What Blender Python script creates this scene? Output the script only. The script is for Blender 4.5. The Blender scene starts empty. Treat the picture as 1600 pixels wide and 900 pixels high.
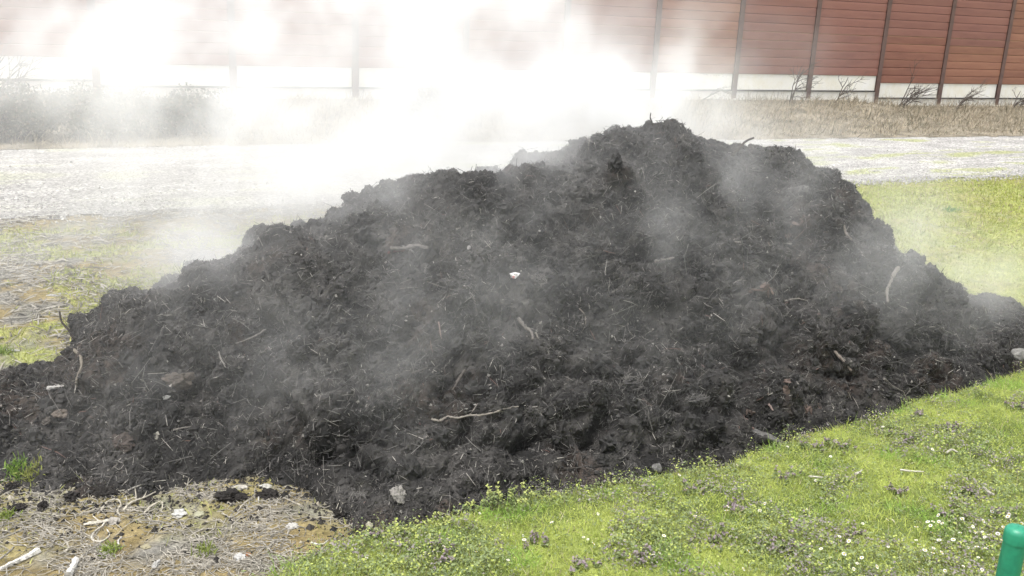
import bpy, math, random
import numpy as np
from mathutils import Vector, Matrix
from mathutils.bvhtree import BVHTree

rng = np.random.default_rng(7)
random.seed(7)
scene = bpy.context.scene
col = scene.collection
PI = math.pi

# ------------------------------------------------------------------ camera, sky, sun, exposure
# world axes: X runs along the noise barrier, Y points from the camera's bank towards it, Z up; ground level is z = 0
CAM_Z = 3.6
YAW, PITCH, ROLL = math.radians(27.0), math.radians(16.0), math.radians(2.6)
FPX = 1500.0
cam_data = bpy.data.cameras.new('camera')
cam_data.sensor_width = 36.0
cam_data.lens = 36.0 * FPX / 1600.0
cam_data.clip_start = 0.05
cam_data.clip_end = 2000.0
cam = bpy.data.objects.new('camera', cam_data)
col.objects.link(cam)
fw = Vector((math.sin(YAW) * math.cos(PITCH), math.cos(YAW) * math.cos(PITCH), -math.sin(PITCH)))
rt0 = Vector((math.cos(YAW), -math.sin(YAW), 0.0))
up0 = rt0.cross(fw)
RT = rt0 * math.cos(ROLL) + up0 * math.sin(ROLL)
UP = -rt0 * math.sin(ROLL) + up0 * math.cos(ROLL)
mw = Matrix.Identity(4)
for r in range(3):
    mw[r][0] = RT[r]; mw[r][1] = UP[r]; mw[r][2] = -fw[r]
mw[2][3] = CAM_Z
cam.matrix_world = mw
scene.camera = cam
CAMPOS = Vector((0, 0, CAM_Z))

SUN_EL, SUN_AZ = math.radians(70.0), math.radians(-115.0)      # azimuth from +Y towards +X: high, behind the camera to the left
world = bpy.data.worlds.new('World')
scene.world = world
world.use_nodes = True
wn = world.node_tree
for n in list(wn.nodes): wn.nodes.remove(n)
wo = wn.nodes.new('ShaderNodeOutputWorld'); wb = wn.nodes.new('ShaderNodeBackground')
sky = wn.nodes.new('ShaderNodeTexSky'); sky.sky_type = 'NISHITA'; sky.sun_disc = False
sky.sun_elevation = SUN_EL; sky.sun_rotation = SUN_AZ
sky.air_density = 1.0; sky.dust_density = 4.0; sky.ozone_density = 0.6
hs = wn.nodes.new('ShaderNodeHueSaturation'); hs.inputs['Saturation'].default_value = 0.22   # an overcast, nearly white sky
wn.links.new(sky.outputs[0], hs.inputs['Color']); wn.links.new(hs.outputs[0], wb.inputs['Color'])
wb.inputs['Strength'].default_value = 0.12
wn.links.new(wb.outputs[0], wo.inputs['Surface'])

sun_data = bpy.data.lights.new('sun', 'SUN')
sun_data.energy = 1.2; sun_data.angle = math.radians(25.0); sun_data.color = (1.0, 0.97, 0.92)
sun = bpy.data.objects.new('sun', sun_data); col.objects.link(sun)
sd = Vector((math.sin(SUN_AZ) * math.cos(SUN_EL), math.cos(SUN_AZ) * math.cos(SUN_EL), math.sin(SUN_EL)))
sun.rotation_euler = sd.to_track_quat('Z', 'Y').to_euler()
sun.location = (0, 0, 30)

vs_ = scene.view_settings
vs_.view_transform = 'Standard'; vs_.look = 'None'; vs_.gamma = 1.0; vs_.use_curve_mapping = False
vs_.exposure = 1.4
cy = scene.cycles
cy.max_bounces = 8; cy.diffuse_bounces = 3; cy.glossy_bounces = 2; cy.transmission_bounces = 4
cy.volume_bounces = 3; cy.transparent_max_bounces = 8
cy.volume_step_rate = 1.0; cy.volume_preview_step_rate = 1.0; cy.volume_max_steps = 256
cy.use_denoising = True
cy.use_adaptive_sampling = True; cy.adaptive_threshold = 0.03
cy.sample_clamp_indirect = 8.0

# ------------------------------------------------------------------ noise
_G = rng.normal(size=(256, 3)); _G /= np.linalg.norm(_G, axis=1, keepdims=True)
_PERM = np.concatenate([rng.permutation(256)] * 3)
def pnoise(p):
    p = np.asarray(p, float)
    i = np.floor(p).astype(np.int64); f = p - i; i &= 255
    w = f * f * f * (f * (f * 6 - 15) + 10)
    out = np.zeros(len(p))
    for dx in (0, 1):
        for dy in (0, 1):
            for dz in (0, 1):
                h = _PERM[_PERM[_PERM[i[:, 0] + dx] + i[:, 1] + dy] + i[:, 2] + dz]
                g = _G[h]
                d = (f[:, 0] - dx) * g[:, 0] + (f[:, 1] - dy) * g[:, 1] + (f[:, 2] - dz) * g[:, 2]
                out += d * (w[:, 0] if dx else 1 - w[:, 0]) * (w[:, 1] if dy else 1 - w[:, 1]) * (w[:, 2] if dz else 1 - w[:, 2])
    return out * 1.6
def fbm(p, o=4, g=0.5):
    a, s, out = 1.0, 1.0, 0.0
    for k in range(o):
        out = out + a * pnoise(p * s + 17.3 * k); a *= g; s *= 2.03
    return out
def uv3(u, v, z=0.0):
    u = np.asarray(u, float); v = np.asarray(v, float)
    return np.stack([u.ravel(), v.ravel(), np.broadcast_to(np.asarray(z, float), u.shape).ravel()], -1)
def sstep(a, b, x):
    t = np.clip((np.asarray(x, float) - a) / (b - a), 0, 1); return t * t * (3 - 2 * t)

# ------------------------------------------------------------------ mesh and object helpers
def make_mesh(name, verts, faces, colors=None, smooth=False):
    """faces: one int array (M,k) or a list of such arrays; colors: per-vertex rgb"""
    me = bpy.data.meshes.new(name)
    verts = np.asarray(verts, np.float32)
    fl = faces if isinstance(faces, list) else [faces]
    fl = [np.asarray(f, np.int32) for f in fl if len(f)]
    loops = np.concatenate([f.ravel() for f in fl])
    tot = np.concatenate([np.full(len(f), f.shape[1], np.int32) for f in fl])
    start = np.concatenate([[0], np.cumsum(tot)[:-1]]).astype(np.int32)
    me.vertices.add(len(verts)); me.vertices.foreach_set('co', verts.ravel())
    me.loops.add(len(loops)); me.loops.foreach_set('vertex_index', loops)
    me.polygons.add(len(tot)); me.polygons.foreach_set('loop_start', start)
    try: me.polygons.foreach_set('loop_total', tot)
    except Exception: pass
    me.polygons.foreach_set('use_smooth', np.full(len(tot), smooth, bool))
    me.update(calc_edges=True)
    if colors is not None:
        a = me.color_attributes.new('Col', 'FLOAT_COLOR', 'POINT')
        c = np.ones((len(verts), 4), np.float32); c[:, :3] = colors
        a.data.foreach_set('color', c.ravel())
    me.validate()
    return me
def add(name, me, mat, parent=None, loc=None, **props):
    o = bpy.data.objects.new(name, me); col.objects.link(o)
    if me is not None and mat is not None and len(me.materials) == 0: me.materials.append(mat)
    if parent is not None: o.parent = parent
    if loc is not None: o.location = loc
    for k, v in props.items(): o[k] = v
    return o
def thing(name, label, cat, loc=(0, 0, 0), group=None):
    o = bpy.data.objects.new(name, None); col.objects.link(o); o.empty_display_size = 0.1
    o.location = loc; o['label'] = label; o['category'] = cat
    if group: o['group'] = group
    return o
class Geo:
    def __init__(s): s.v = []; s.f3 = []; s.f4 = []; s.c = []; s.n = 0
    def put(s, v, f3=None, f4=None, c=None):
        v = np.asarray(v, float); s.v.append(v)
        if f3 is not None and len(f3): s.f3.append(np.asarray(f3) + s.n)
        if f4 is not None and len(f4): s.f4.append(np.asarray(f4) + s.n)
        if c is not None: s.c.append(np.broadcast_to(np.asarray(c, float), (len(v), 3)))
        s.n += len(v)
    def mesh(s, name, smooth=False, origin=None):
        v = np.concatenate(s.v)
        if origin is not None: v = v - np.asarray(origin)
        fl = []
        if s.f3: fl.append(np.concatenate(s.f3))
        if s.f4: fl.append(np.concatenate(s.f4))
        return make_mesh(name, v, fl, np.concatenate(s.c) if s.c else None, smooth)
    def box(s, x0, x1, y0, y1, z0, z1, c=None):
        v = [(x, y, z) for z in (z0, z1) for y in (y0, y1) for x in (x0, x1)]
        s.put(v, None, [(0, 2, 3, 1), (4, 5, 7, 6), (0, 1, 5, 4), (2, 6, 7, 3), (0, 4, 6, 2), (1, 3, 7, 5)], c)
    def tube(s, pts, rad, sides=6, c=None, cap=True, jitter=0.0):
        pts = np.asarray(pts, float); n = len(pts); rad = np.broadcast_to(np.asarray(rad, float), (n,))
        tan = np.gradient(pts, axis=0); tan /= np.linalg.norm(tan, axis=1, keepdims=True) + 1e-9
        ref = np.array([0.3, 0.2, 0.93]) if abs(tan[0][2]) < 0.9 else np.array([1.0, 0.1, 0])
        a = np.cross(tan, ref); a /= np.linalg.norm(a, axis=1, keepdims=True) + 1e-9
        b = np.cross(tan, a)
        th = np.arange(sides) / sides * 2 * PI
        R = rad[:, None, None] * (1 + (jitter * rng.normal(size=(n, sides, 1)) if jitter else 0))
        v = pts[:, None, :] + R * (np.cos(th)[None, :, None] * a[:, None, :] + np.sin(th)[None, :, None] * b[:, None, :])
        v = v.reshape(-1, 3); f = []
        for i in range(n - 1):
            for k in range(sides):
                k2 = (k + 1) % sides
                f.append((i * sides + k, i * sides + k2, (i + 1) * sides + k2, (i + 1) * sides + k))
        f3 = []
        if cap:
            v = np.concatenate([v, pts[:1], pts[-1:]]); q = n * sides
            for k in range(sides):
                f3.append((k, q, (k + 1) % sides)); f3.append(((n - 1) * sides + k, (n - 1) * sides + (k + 1) % sides, q + 1))
        s.put(v, f3, f, c)
def smooth_path(p, n=4):
    """Catmull-Rom through p"""
    p = np.asarray(p, float)
    if len(p) < 3: return np.stack([p[0] + (p[-1] - p[0]) * t for t in np.linspace(0, 1, n + 1)])
    q = np.concatenate([[2 * p[0] - p[1]], p, [2 * p[-1] - p[-2]]]); out = []
    for i in range(1, len(q) - 2):
        for t in np.arange(n) / n:
            out.append(0.5 * (2 * q[i] + (q[i + 1] - q[i - 1]) * t + (2 * q[i - 1] - 5 * q[i] + 4 * q[i + 1] - q[i + 2]) * t * t + (3 * q[i] - q[i - 1] - 3 * q[i + 1] + q[i + 2]) * t ** 3))
    out.append(p[-1]); return np.array(out)
_ico = {}
def ico(sub):
    if sub not in _ico:
        import bmesh
        bm = bmesh.new(); bmesh.ops.create_icosphere(bm, subdivisions=sub, radius=1.0)
        v = np.array([x.co[:] for x in bm.verts]); f = np.array([[x.index for x in fa.verts] for fa in bm.faces]); bm.free()
        _ico[sub] = (v, f)
    return _ico[sub]
def lump(seed, sub=3, size=(1, 1, 1), rough=0.35, freq=1.3):
    v, f = ico(sub); n = v + seed * 7.13
    d = 1 + rough * (fbm(n * freq, 3) + 0.7 * (np.abs(pnoise(n * freq * 2.4)) - 0.3))
    return v * d[:, None] * np.asarray(size), f
def rodrigues(v, k, a):
    c, s = np.cos(a)[..., None], np.sin(a)[..., None]
    return v * c + np.cross(k, v) * s + k * (np.sum(k * v, -1, keepdims=True)) * (1 - c)
def unit(a): return a / (np.linalg.norm(a, axis=-1, keepdims=True) + 1e-9)
def rand_dirs(n, up):
    t = rng.normal(size=(n, 3)); t -= up * np.sum(t * up, -1, keepdims=True); return unit(t)

# ------------------------------------------------------------------ materials
def new_mat(name):
    m = bpy.data.materials.new(name); m.use_nodes = True
    nt = m.node_tree; b = nt.nodes['Principled BSDF']; return m, nt, b
def node(nt, t, **kw):
    n = nt.nodes.new(t)
    for k, v in kw.items(): setattr(n, k, v)
    return n
def noise_tex(nt, scale, detail=4, rough=0.6, coord='Object', vec=None):
    n = node(nt, 'ShaderNodeTexNoise'); n.inputs['Scale'].default_value = scale
    n.inputs['Detail'].default_value = detail; n.inputs['Roughness'].default_value = rough
    if vec is None:
        tc = node(nt, 'ShaderNodeTexCoord'); vec = tc.outputs[coord]
    nt.links.new(vec, n.inputs['Vector']); return n
def mixrgb(nt, a, b, fac, mode='MIX'):
    m = node(nt, 'ShaderNodeMix', data_type='RGBA', blend_type=mode)
    for sock, val in ((m.inputs[0], fac), (m.inputs[6], a), (m.inputs[7], b)):
        if hasattr(val, 'is_output') or isinstance(val, bpy.types.NodeSocket): nt.links.new(val, sock)
        elif isinstance(val, (int, float)): sock.default_value = val
        else: sock.default_value = (*val, 1.0)
    return m.outputs[2]
def ramp(nt, src, stops):
    r = node(nt, 'ShaderNodeValToRGB'); nt.links.new(src, r.inputs[0])
    e = r.color_ramp.elements
    while len(e) > 1: e.remove(e[0])
    e[0].position = stops[0][0]; e[0].color = (*stops[0][1], 1)
    for p, c in stops[1:]:
        k = e.new(p); k.color = (*c, 1)
    return r.outputs[0]
def add_bump(nt, b, h, strength, dist):
    bp = node(nt, 'ShaderNodeBump'); bp.inputs['Strength'].default_value = strength; bp.inputs['Distance'].default_value = dist
    nt.links.new(h, bp.inputs['Height']); nt.links.new(bp.outputs[0], b.inputs['Normal'])
def mat_attr(name, rough=0.85, nscale=0.0, namp=0.3, spec=0.3, translucent=0.0):
    """base colour from the per-vertex colour of the piece itself, with fine procedural mottling"""
    m, nt, b = new_mat(name)
    at = node(nt, 'ShaderNodeAttribute', attribute_name='Col')
    c = at.outputs['Color']
    if nscale:
        n = noise_tex(nt, nscale, 3)
        g = ramp(nt, n.outputs[0], [(0.3, (1 - namp,) * 3), (0.7, (1 + namp,) * 3)])
        c = mixrgb(nt, c, g, 1.0, 'MULTIPLY')
    nt.links.new(c, b.inputs['Base Color'])
    b.inputs['Roughness'].default_value = rough; b.inputs['Specular IOR Level'].default_value = spec
    if translucent:
        tr = node(nt, 'ShaderNodeBsdfTranslucent'); nt.links.new(c, tr.inputs['Color'])
        mx = node(nt, 'ShaderNodeMixShader'); mx.inputs[0].default_value = translucent
        out = nt.nodes['Material Output']
        nt.links.new(b.outputs[0], mx.inputs[1]); nt.links.new(tr.outputs[0], mx.inputs[2]); nt.links.new(mx.outputs[0], out.inputs['Surface'])
    return m
def mat_noise(name, stops, scale, detail=5, rough=0.85, bump=0.0, bscale=None, bdist=0.01, spec=0.3, coord='Object'):
    m, nt, b = new_mat(name)
    n = noise_tex(nt, scale, detail, 0.65, coord)
    nt.links.new(ramp(nt, n.outputs[0], stops), b.inputs['Base Color'])
    b.inputs['Roughness'].default_value = rough; b.inputs['Specular IOR Level'].default_value = spec
    if bump:
        n2 = noise_tex(nt, bscale or scale * 4, 6, 0.7, coord); add_bump(nt, b, n2.outputs[0], bump, bdist)
    return m

M = {}
M['leaf'] = mat_attr('leaf', 0.7, 0, translucent=0.3, spec=0.25)
M['dry_blade'] = mat_attr('dry_blade', 0.85, 0, translucent=0.15, spec=0.2)
M['debris'] = mat_attr('debris', 0.8, 60, 0.35, spec=0.35)
M['wood'] = mat_attr('wood', 0.8, 45, 0.3)
M['stone'] = mat_attr('stone', 0.85, 40, 0.25)
M['compost'] = mat_attr('compost', 0.88, 90, 0.5, spec=0.3)
# ------------------------------------------------------------------ terrain
EDGE_U = [-8, -1.5, 0.0, 1.0, 1.7, 3.0, 5.0, 6.5, 9.7, 12, 30]
EDGE_V = [3.5, 4.3, 4.95, 5.42, 5.78, 5.84, 5.76, 5.97, 6.42, 6.75, 7.6]
def bank_edge(u):
    u = np.asarray(u, float)
    e = np.interp(u, EDGE_U, EDGE_V)
    return e + 0.06 * pnoise(uv3(u * 1.9, np.zeros_like(u), 3.3)).reshape(u.shape) + 0.025 * pnoise(uv3(u * 7.0, np.zeros_like(u), 8.3)).reshape(u.shape)
def road_near(u): return np.interp(u, [-20, 0, 30], [17.4, 17.2, 16.4])
def road_far(u): return np.interp(u, [-20, 8, 20, 40, 60], [25.2, 25.0, 24.2, 23.2, 22.8])
def wall_base(u): return np.interp(u, [-20, 0.5, 2.5, 32, 35, 60], [0.66, 0.66, 0.55, 0.52, 0.28, 0.2])
WALL_V = 31.83
def ground_z(u, v):
    u = np.asarray(u, float); v = np.asarray(v, float)
    d = bank_edge(u) - v
    z = 0.10 * sstep(-0.02, 0.22, d) + 0.085 * np.clip(d, 0, 2.9) + 0.5 * np.clip(d - 2.9, 0, 3.3)
    z = np.minimum(z, 2.0)
    n = pnoise(uv3(u * 0.9, v * 0.9, 0.5)).reshape(u.shape); n2 = pnoise(uv3(u * 3.1, v * 3.1, 1.5)).reshape(u.shape)
    z = z + (0.03 * n + 0.008 * n2) * (1 - sstep(16.0, 17.5, v))
    z = z + wall_base(u) * sstep(0, 1, (v - road_far(u)) / (WALL_V - road_far(u))) * 1.0
    return z

def sheet(name, us, vs, zoff, mat, colfn=None, keep=None, smooth=True, **props):
    U, V = np.meshgrid(us, vs); Z = ground_z(U, V) + zoff(U, V) if callable(zoff) else ground_z(U, V) + zoff
    nu, nv = len(us), len(vs)
    idx = np.arange(nu * nv).reshape(nv, nu)
    f = np.stack([idx[:-1, :-1], idx[:-1, 1:], idx[1:, 1:], idx[1:, :-1]], -1).reshape(-1, 4)
    P = np.stack([U.ravel(), V.ravel(), Z.ravel()], -1)
    if keep is not None:
        k = keep(P[:, 0], P[:, 1]); f = f[k[f].all(1)]
        used = np.unique(f); remap = -np.ones(len(P), int); remap[used] = np.arange(len(used)); P = P[used]; f = remap[f]
    c = colfn(P[:, 0], P[:, 1]) if colfn else None
    me = make_mesh(name, P, f, c, smooth)
    o = add(name, me, mat, kind='structure', **props)
    return o, P, f

def lerp(a, b, t): return np.asarray(a)[None, :] * (1 - t[:, None]) + np.asarray(b)[None, :] * t[:, None]
def green_amount(u, v):
    """how mossy or grassy the field behind and beside the heap is"""
    n = fbm(uv3(u * 0.55, v * 0.9, 4.0), 4); n2 = fbm(uv3(u * 2.3, v * 2.6, 9.0), 3)
    right = sstep(7.5, 10.5, u)
    g = sstep(-0.2, 0.6, n + 0.35 * n2 + 0.12) * (1 - right) * 0.85 + right * (0.55 + 0.45 * sstep(-0.6, 0.2, n + 0.4 * n2))
    g = g * (1 - sstep(-1.2, -0.2, v - road_near(u)) * (1 - 0.8 * right))
    near_dirt = 1 - sstep(7.6, 8.6, v)
    g = np.where((v < 8.6) & (u < 4), g * (1 - 0.75 * near_dirt), g)
    return np.clip(g, 0, 1)
def ground_color(u, v):
    g = green_amount(u, v); n = fbm(uv3(u * 1.7, v * 1.7, 2.0), 4); n3 = fbm(uv3(u * 7, v * 7, 5.0), 3)
    ochre = lerp((0.17, 0.132, 0.062), (0.255, 0.205, 0.105), sstep(-0.5, 0.5, n3))
    grey = lerp((0.125, 0.12, 0.105), (0.235, 0.225, 0.20), sstep(-0.6, 0.6, n3))
    c = lerp((0, 0, 0), (0, 0, 0), g) + ochre * (1 - sstep(-0.1, 0.6, n))[:, None] + grey * sstep(-0.1, 0.6, n)[:, None]
    moss = lerp((0.20, 0.23, 0.07), (0.32, 0.335, 0.12), sstep(-0.5, 0.5, n3))
    c = c * (1 - g[:, None]) + moss * g[:, None]
    return c
def ground_mat(name, fine=35, amp=0.35, bump=0.5):
    m, nt, b = new_mat(name)
    at = node(nt, 'ShaderNodeAttribute', attribute_name='Col')
    n = noise_tex(nt, fine, 6, 0.7); n2 = noise_tex(nt, fine * 4.3, 3, 0.6)
    g = ramp(nt, n.outputs[0], [(0.25, (1 - amp,) * 3), (0.75, (1 + amp,) * 3)])
    g2 = ramp(nt, n2.outputs[0], [(0.3, (0.8,) * 3), (0.7, (1.2,) * 3)])
    c = mixrgb(nt, at.outputs['Color'], g, 1.0, 'MULTIPLY'); c = mixrgb(nt, c, g2, 1.0, 'MULTIPLY')
    nt.links.new(c, b.inputs['Base Color']); b.inputs['Roughness'].default_value = 0.95; b.inputs['Specular IOR Level'].default_value = 0.15
    add_bump(nt, b, n.outputs[0], bump, 0.03)
    return m
M['ground'] = ground_mat('earth_and_moss', 24, 0.55, 0.9)
M['bank'] = ground_mat('mossy_bank', 60, 0.45, 0.6)
M['verge'] = ground_mat('dry_verge', 20, 0.4, 0.6)
def nonuni(fine0, fine1, step, lo, hi):
    a = np.arange(fine0, fine1 + step * 0.5, step)
    l = fine0 - np.cumsum(step * 1.45 ** np.arange(1, 60)); l = l[l > lo][::-1]
    h = fine1 + np.cumsum(step * 1.45 ** np.arange(1, 60)); h = h[h < hi]
    return np.concatenate([[lo], l, a, h, [hi]])
def under(U, V):
    d = bank_edge(U) - V
    low = 0.08 * sstep(0.02, 0.12, d) + 0.10 * ((V > road_near(U) + 0.25))
    return -low
ground_o, gP, gF = sheet('ground', nonuni(-9, 22, 0.085, -600, 600), nonuni(4.0, 18.2, 0.085, -600, 600), under, M['ground'], ground_color)
# the bank the camera stands on
def bank_color(u, v):
    n = fbm(uv3(u * 1.5, v * 1.5, 7.0), 4); n2 = fbm(uv3(u * 5, v * 5, 1.0), 3)
    c = lerp((0.13, 0.17, 0.05), (0.26, 0.305, 0.085), sstep(-0.5, 0.5, n))
    return c * (0.85 + 0.3 * n2[:, None].clip(-0.6, 0.6))
bank_o, bP, bF = sheet('grass_bank', np.arange(-7, 26, 0.07), np.concatenate([np.arange(-14, 2.4, 0.4), np.arange(2.4, 8.0, 0.055)]), 0.0, M['bank'], bank_color,
                      keep=lambda u, v: v < bank_edge(u) + 0.03)
# gravel road
def road_keep(u, v):
    n = 0.3 * fbm(uv3(u * 1.1, v * 1.1, 6.0), 4)
    return (v > road_near(u) + n) & (v < road_far(u) + 0.5 + n)
def road_color(u, v):
    n = fbm(uv3(u * 0.5, v * 1.6, 11.0), 4); s = (v - road_near(u)) / (road_far(u) - road_near(u))
    c = lerp((0.27, 0.262, 0.248), (0.40, 0.39, 0.372), sstep(-0.5, 0.5, n))
    gr = sstep(0.18, 0.6, n + 0.5 * np.exp(-((s - 0.52) / 0.10) ** 2) + 0.35 * np.exp(-((s - 0.16) / 0.08) ** 2) + 0.15 * np.exp(-((s - 0.9) / 0.12) ** 2) - 0.12)
    gr = gr * (0.45 + 0.55 * sstep(6, 12, u)); ed = sstep(0.10, 0.0, s + 0.06 * fbm(uv3(u * 2.2, v * 2.2, 15.0), 3)); c = c * (1 - 0.45 * ed[:, None])
    return c * (1 - gr[:, None] * 0.8) + np.array((0.24, 0.26, 0.09)) * gr[:, None] * 0.8
m, nt, b = new_mat('gravel')
at = node(nt, 'ShaderNodeAttribute', attribute_name='Col')
vo = node(nt, 'ShaderNodeTexVoronoi'); vo.inputs['Scale'].default_value = 26; tc = node(nt, 'ShaderNodeTexCoord'); nt.links.new(tc.outputs['Object'], vo.inputs['Vector'])
g = ramp(nt, vo.outputs['Color'], [(0.1, (0.4,) * 3), (0.9, (1.45,) * 3)])
n5 = noise_tex(nt, 9, 5, 0.7); g2 = ramp(nt, n5.outputs[0], [(0.3, (0.75,) * 3), (0.7, (1.2,) * 3)])
c = mixrgb(nt, at.outputs['Color'], g, 1.0, 'MULTIPLY'); c = mixrgb(nt, c, g2, 1.0, 'MULTIPLY')
nt.links.new(c, b.inputs['Base Color']); b.inputs['Roughness'].default_value = 0.95
add_bump(nt, b, vo.outputs['Distance'], 0.6, 0.02)
M['gravel'] = m
road_o, rP, rF = sheet('gravel_road', np.arange(-28, 60, 0.14), np.arange(15.8, 26.2, 0.11), 0.014, M['gravel'], road_color, keep=road_keep)
def verge_color(u, v):
    n = fbm(uv3(u * 1.2, v * 1.2, 3.0), 4)
    return lerp((0.14, 0.125, 0.095), (0.25, 0.22, 0.17), sstep(-0.5, 0.5, n))
verge_o, vP, vF = sheet('grass_verge', np.arange(-28, 62, 0.25), np.arange(22.4, 33.0, 0.2), 0.025, M['verge'], verge_color,
                        keep=lambda u, v: v > road_far(u) + 0.12 * fbm(uv3(u * 1.3, v * 1.3, 6.5), 3))

# ------------------------------------------------------------------ compost heap
CREST_MM = [-146,-130,-110,-90,-70,-50,-30,-10,10,30,50,72,94,116,139,161,183,205,227,249,271,294,316,338,358,371,381,392,402,413,423,434,444,455,465,476,486,497,507,518,528,539,549,563,580,585,585,585,585,586,598,637,678,703,709,709,709,725,785,842,856,856,873,933,980,990,996,1029,1078,1100,1111,1116,1122,1124,1141,1196,1230,1244,1261,1267,1267,1267,1267,1276,1309,1349,1372,1376,1377,1399,1470,1519,1529,1529,1537,1564,1584,1597,1601,1601,1601,1611,1646,1679,1703,1712,1713,1714,1717,1729,1766,1786,1789,1789,1789,1798,1843,1906,1934,1939,1939,1939,1940,1966,2040,2064,2064,2064,2064,2060,2042,2024,2019,2019,2019,2019,2019,2019,2020,2039,2088,2103,2094,2066,2057,2057,2057,2063,2083,2089,2089,2098,2131,2162,2190,2226,2244,2265,2288,2305,2309,2316,2346,2378,2386,2390,2400,2400,2398,2398,2398,2398,2398,2398,2431,2530,2556,2535,2519,2479,2428,2403,2399,2399,2399,2395,2372,2331,2304,2291,2254,2210,2198,2197,2195,2194,2194,2194,2194,2194,2205,2237,2248,2248,2248,2253,2272,2276,2253,2235,2212,2177,2146,2067,1987,1948,1941,1941,1941,1941,1937,1901,1764,1537,1468,1468,1466,1411,1255,1170,1157,1157,1157,1157,1157,1145,1089,1004,949,923,899,866,838,820,811,797,792,792,767,667,535,423,390,383,377,367,347,323,304,297,294,291,288,285,282,279,276,273,270,267,264,261,258,255,252,249,246,243,237,221,202,183,165,146,127,108,89,70,52,33,14,-5,-24,-43,-62,-80,-99,-118,-137,-156,-175,-193,-212,-231,-246]
CREST = [(-2.6 + 0.05 * i, h / 1000.0 - 0.19 * max(0.0, min(1.0, (0.5 - (-2.6 + 0.05 * i)) / 0.45)) - 0.10 * math.exp(-(((-2.6 + 0.05 * i) - 0.1) / 0.25) ** 2)) for i, h in enumerate(CREST_MM)]      # height of the crest every 5 cm along the heap
VC = ([-3, 0, 3, 6, 7.5, 8.5, 9.5, 10.2, 11, 12.6], [8.7, 8.8, 8.6, 8.7, 8.5, 8.2, 7.9, 7.95, 8.0, 7.9])
VF = ([-2.6, -0.6, 0.2, 1.35, 1.65, 1.85, 3, 5, 6.6, 9.85, 11.2, 12.6], [8.0, 7.65, 7.1, 7.0, 6.55, 5.85, 5.8, 5.75, 5.9, 6.3, 6.75, 7.6])
hu = np.linspace(-2.6, 12.4, 900); hv = np.concatenate([np.linspace(5.4, 9.0, 300), np.linspace(9.0, 13.2, 84)[1:]])
U, V = np.meshgrid(hu, hv)
wN = fbm(uv3(U * 0.9, V * 0.9, 21.0), 2).reshape(U.shape)
Uw = U + 0.22 * wN * sstep(0.1, 1.2, np.abs(V - np.interp(U, *VC)))
cr = np.interp(Uw, [p[0] for p in CREST], [p[1] for p in CREST])
edge_n = 0.16 * fbm(uv3(U * 1.6, V * 0.4, 31.0), 3).reshape(U.shape)
vf = np.interp(U, *VF) + edge_n * 0.8; vc = np.interp(U, *VC); vb = vc + 0.5 + 1.45 * np.maximum(cr, 0)
t = (V - vf) / (vc - vf)
S = np.where(t < 0, 1.2 * t, 1 - np.clip(1 - t, 0, 1) ** 1.3)
tb = (V - vc) / (vb - vc)
S = np.where(t > 1, 1 - np.clip(tb, 0, 3) ** 1.5, S)
Z = np.maximum(cr * S, -0.35)
Z = np.where(cr <= 0, np.minimum(cr, Z), Z) + 0.02
P = np.stack([U, V, Z], -1)
def grid_normals(P):
    du = np.gradient(P, axis=1); dv = np.gradient(P, axis=0); return unit(np.cross(du, dv))
Nn = grid_normals(P); Q = P.reshape(-1, 3)
amp = ((0.25 + 0.75 * sstep(0.0, 0.5, Z)) * (0.38 + 0.62 * sstep(0.15, 0.8, np.abs(V - vc)))).ravel()
low = fbm(Q * 0.75, 2)
d1 = 0.32 * (np.abs(pnoise(Q * 1.15 + 5)) - 0.28) + 0.24 * (np.abs(pnoise(Q * 2.3 + 11)) - 0.28) + 0.20 * (np.abs(pnoise(Q * 4.1 + 2)) - 0.28) - 0.17 * np.clip(1 - 2.8 * np.abs(pnoise(Q * 2.9 + 61)), 0, 1) * sstep(-0.1, 0.4, pnoise(Q * 1.3 + 77))
P = P + (Nn.reshape(-1, 3) * (d1 * amp)[:, None]).reshape(P.shape)
Nn = grid_normals(P); Q = P.reshape(-1, 3)
rough_mask = 0.55 + 0.6 * sstep(-0.4, 0.4, pnoise(Q * 1.7 + 40))
d2 = 0.075 * (np.abs(pnoise(Q * 6.6 + 3)) - 0.25) + 0.036 * (np.abs(pnoise(Q * 15.0 + 8)) - 0.25) + 0.016 * pnoise(Q * 28.0) + 0.012 * pnoise(Q * 52.0 + 4)
P = P + (Nn.reshape(-1, 3) * (d2 * rough_mask * (0.5 + 0.5 * amp))[:, None]).reshape(P.shape)
hP = P.reshape(-1, 3)
nu, nv = len(hu), len(hv); idx = np.arange(nu * nv).reshape(nv, nu)
hF = np.stack([idx[:-1, :-1], idx[:-1, 1:], idx[1:, 1:], idx[1:, :-1]], -1).reshape(-1, 4)
above = hP[:, 2] > ground_z(hP[:, 0], hP[:, 1]) - 0.03
hF = hF[above[hF].any(1)]
used = np.unique(hF); rm = -np.ones(len(hP), int); rm[used] = np.arange(len(used)); hP = hP[used]; hF = rm[hF]
cn = fbm(hP * 2.2 + 50, 3); cn2 = pnoise(hP * 9 + 70)
hC = lerp((0.0085, 0.0081, 0.0078), (0.044, 0.0415, 0.039), sstep(-0.5, 0.7, cn + 0.5 * cn2))
br_ = sstep(0.25, 0.6, fbm(hP * 1.3 + 90, 3)) * 0.7 + 0.6 * np.exp(-((hP[:, 0] - 6.4) / 0.9) ** 2 - ((hP[:, 2] - 0.35) / 0.35) ** 2) * sstep(-0.2, 0.3, fbm(hP * 3 + 12, 2))
br_ = np.clip(br_, 0, 0.8)
hcol = hC * (1 - br_[:, None]) + np.array((0.052, 0.038, 0.030)) * br_[:, None] * (0.6 + 0.5 * cn2[:, None])
hcol = np.clip(hcol, 0.006, 0.1)
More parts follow.
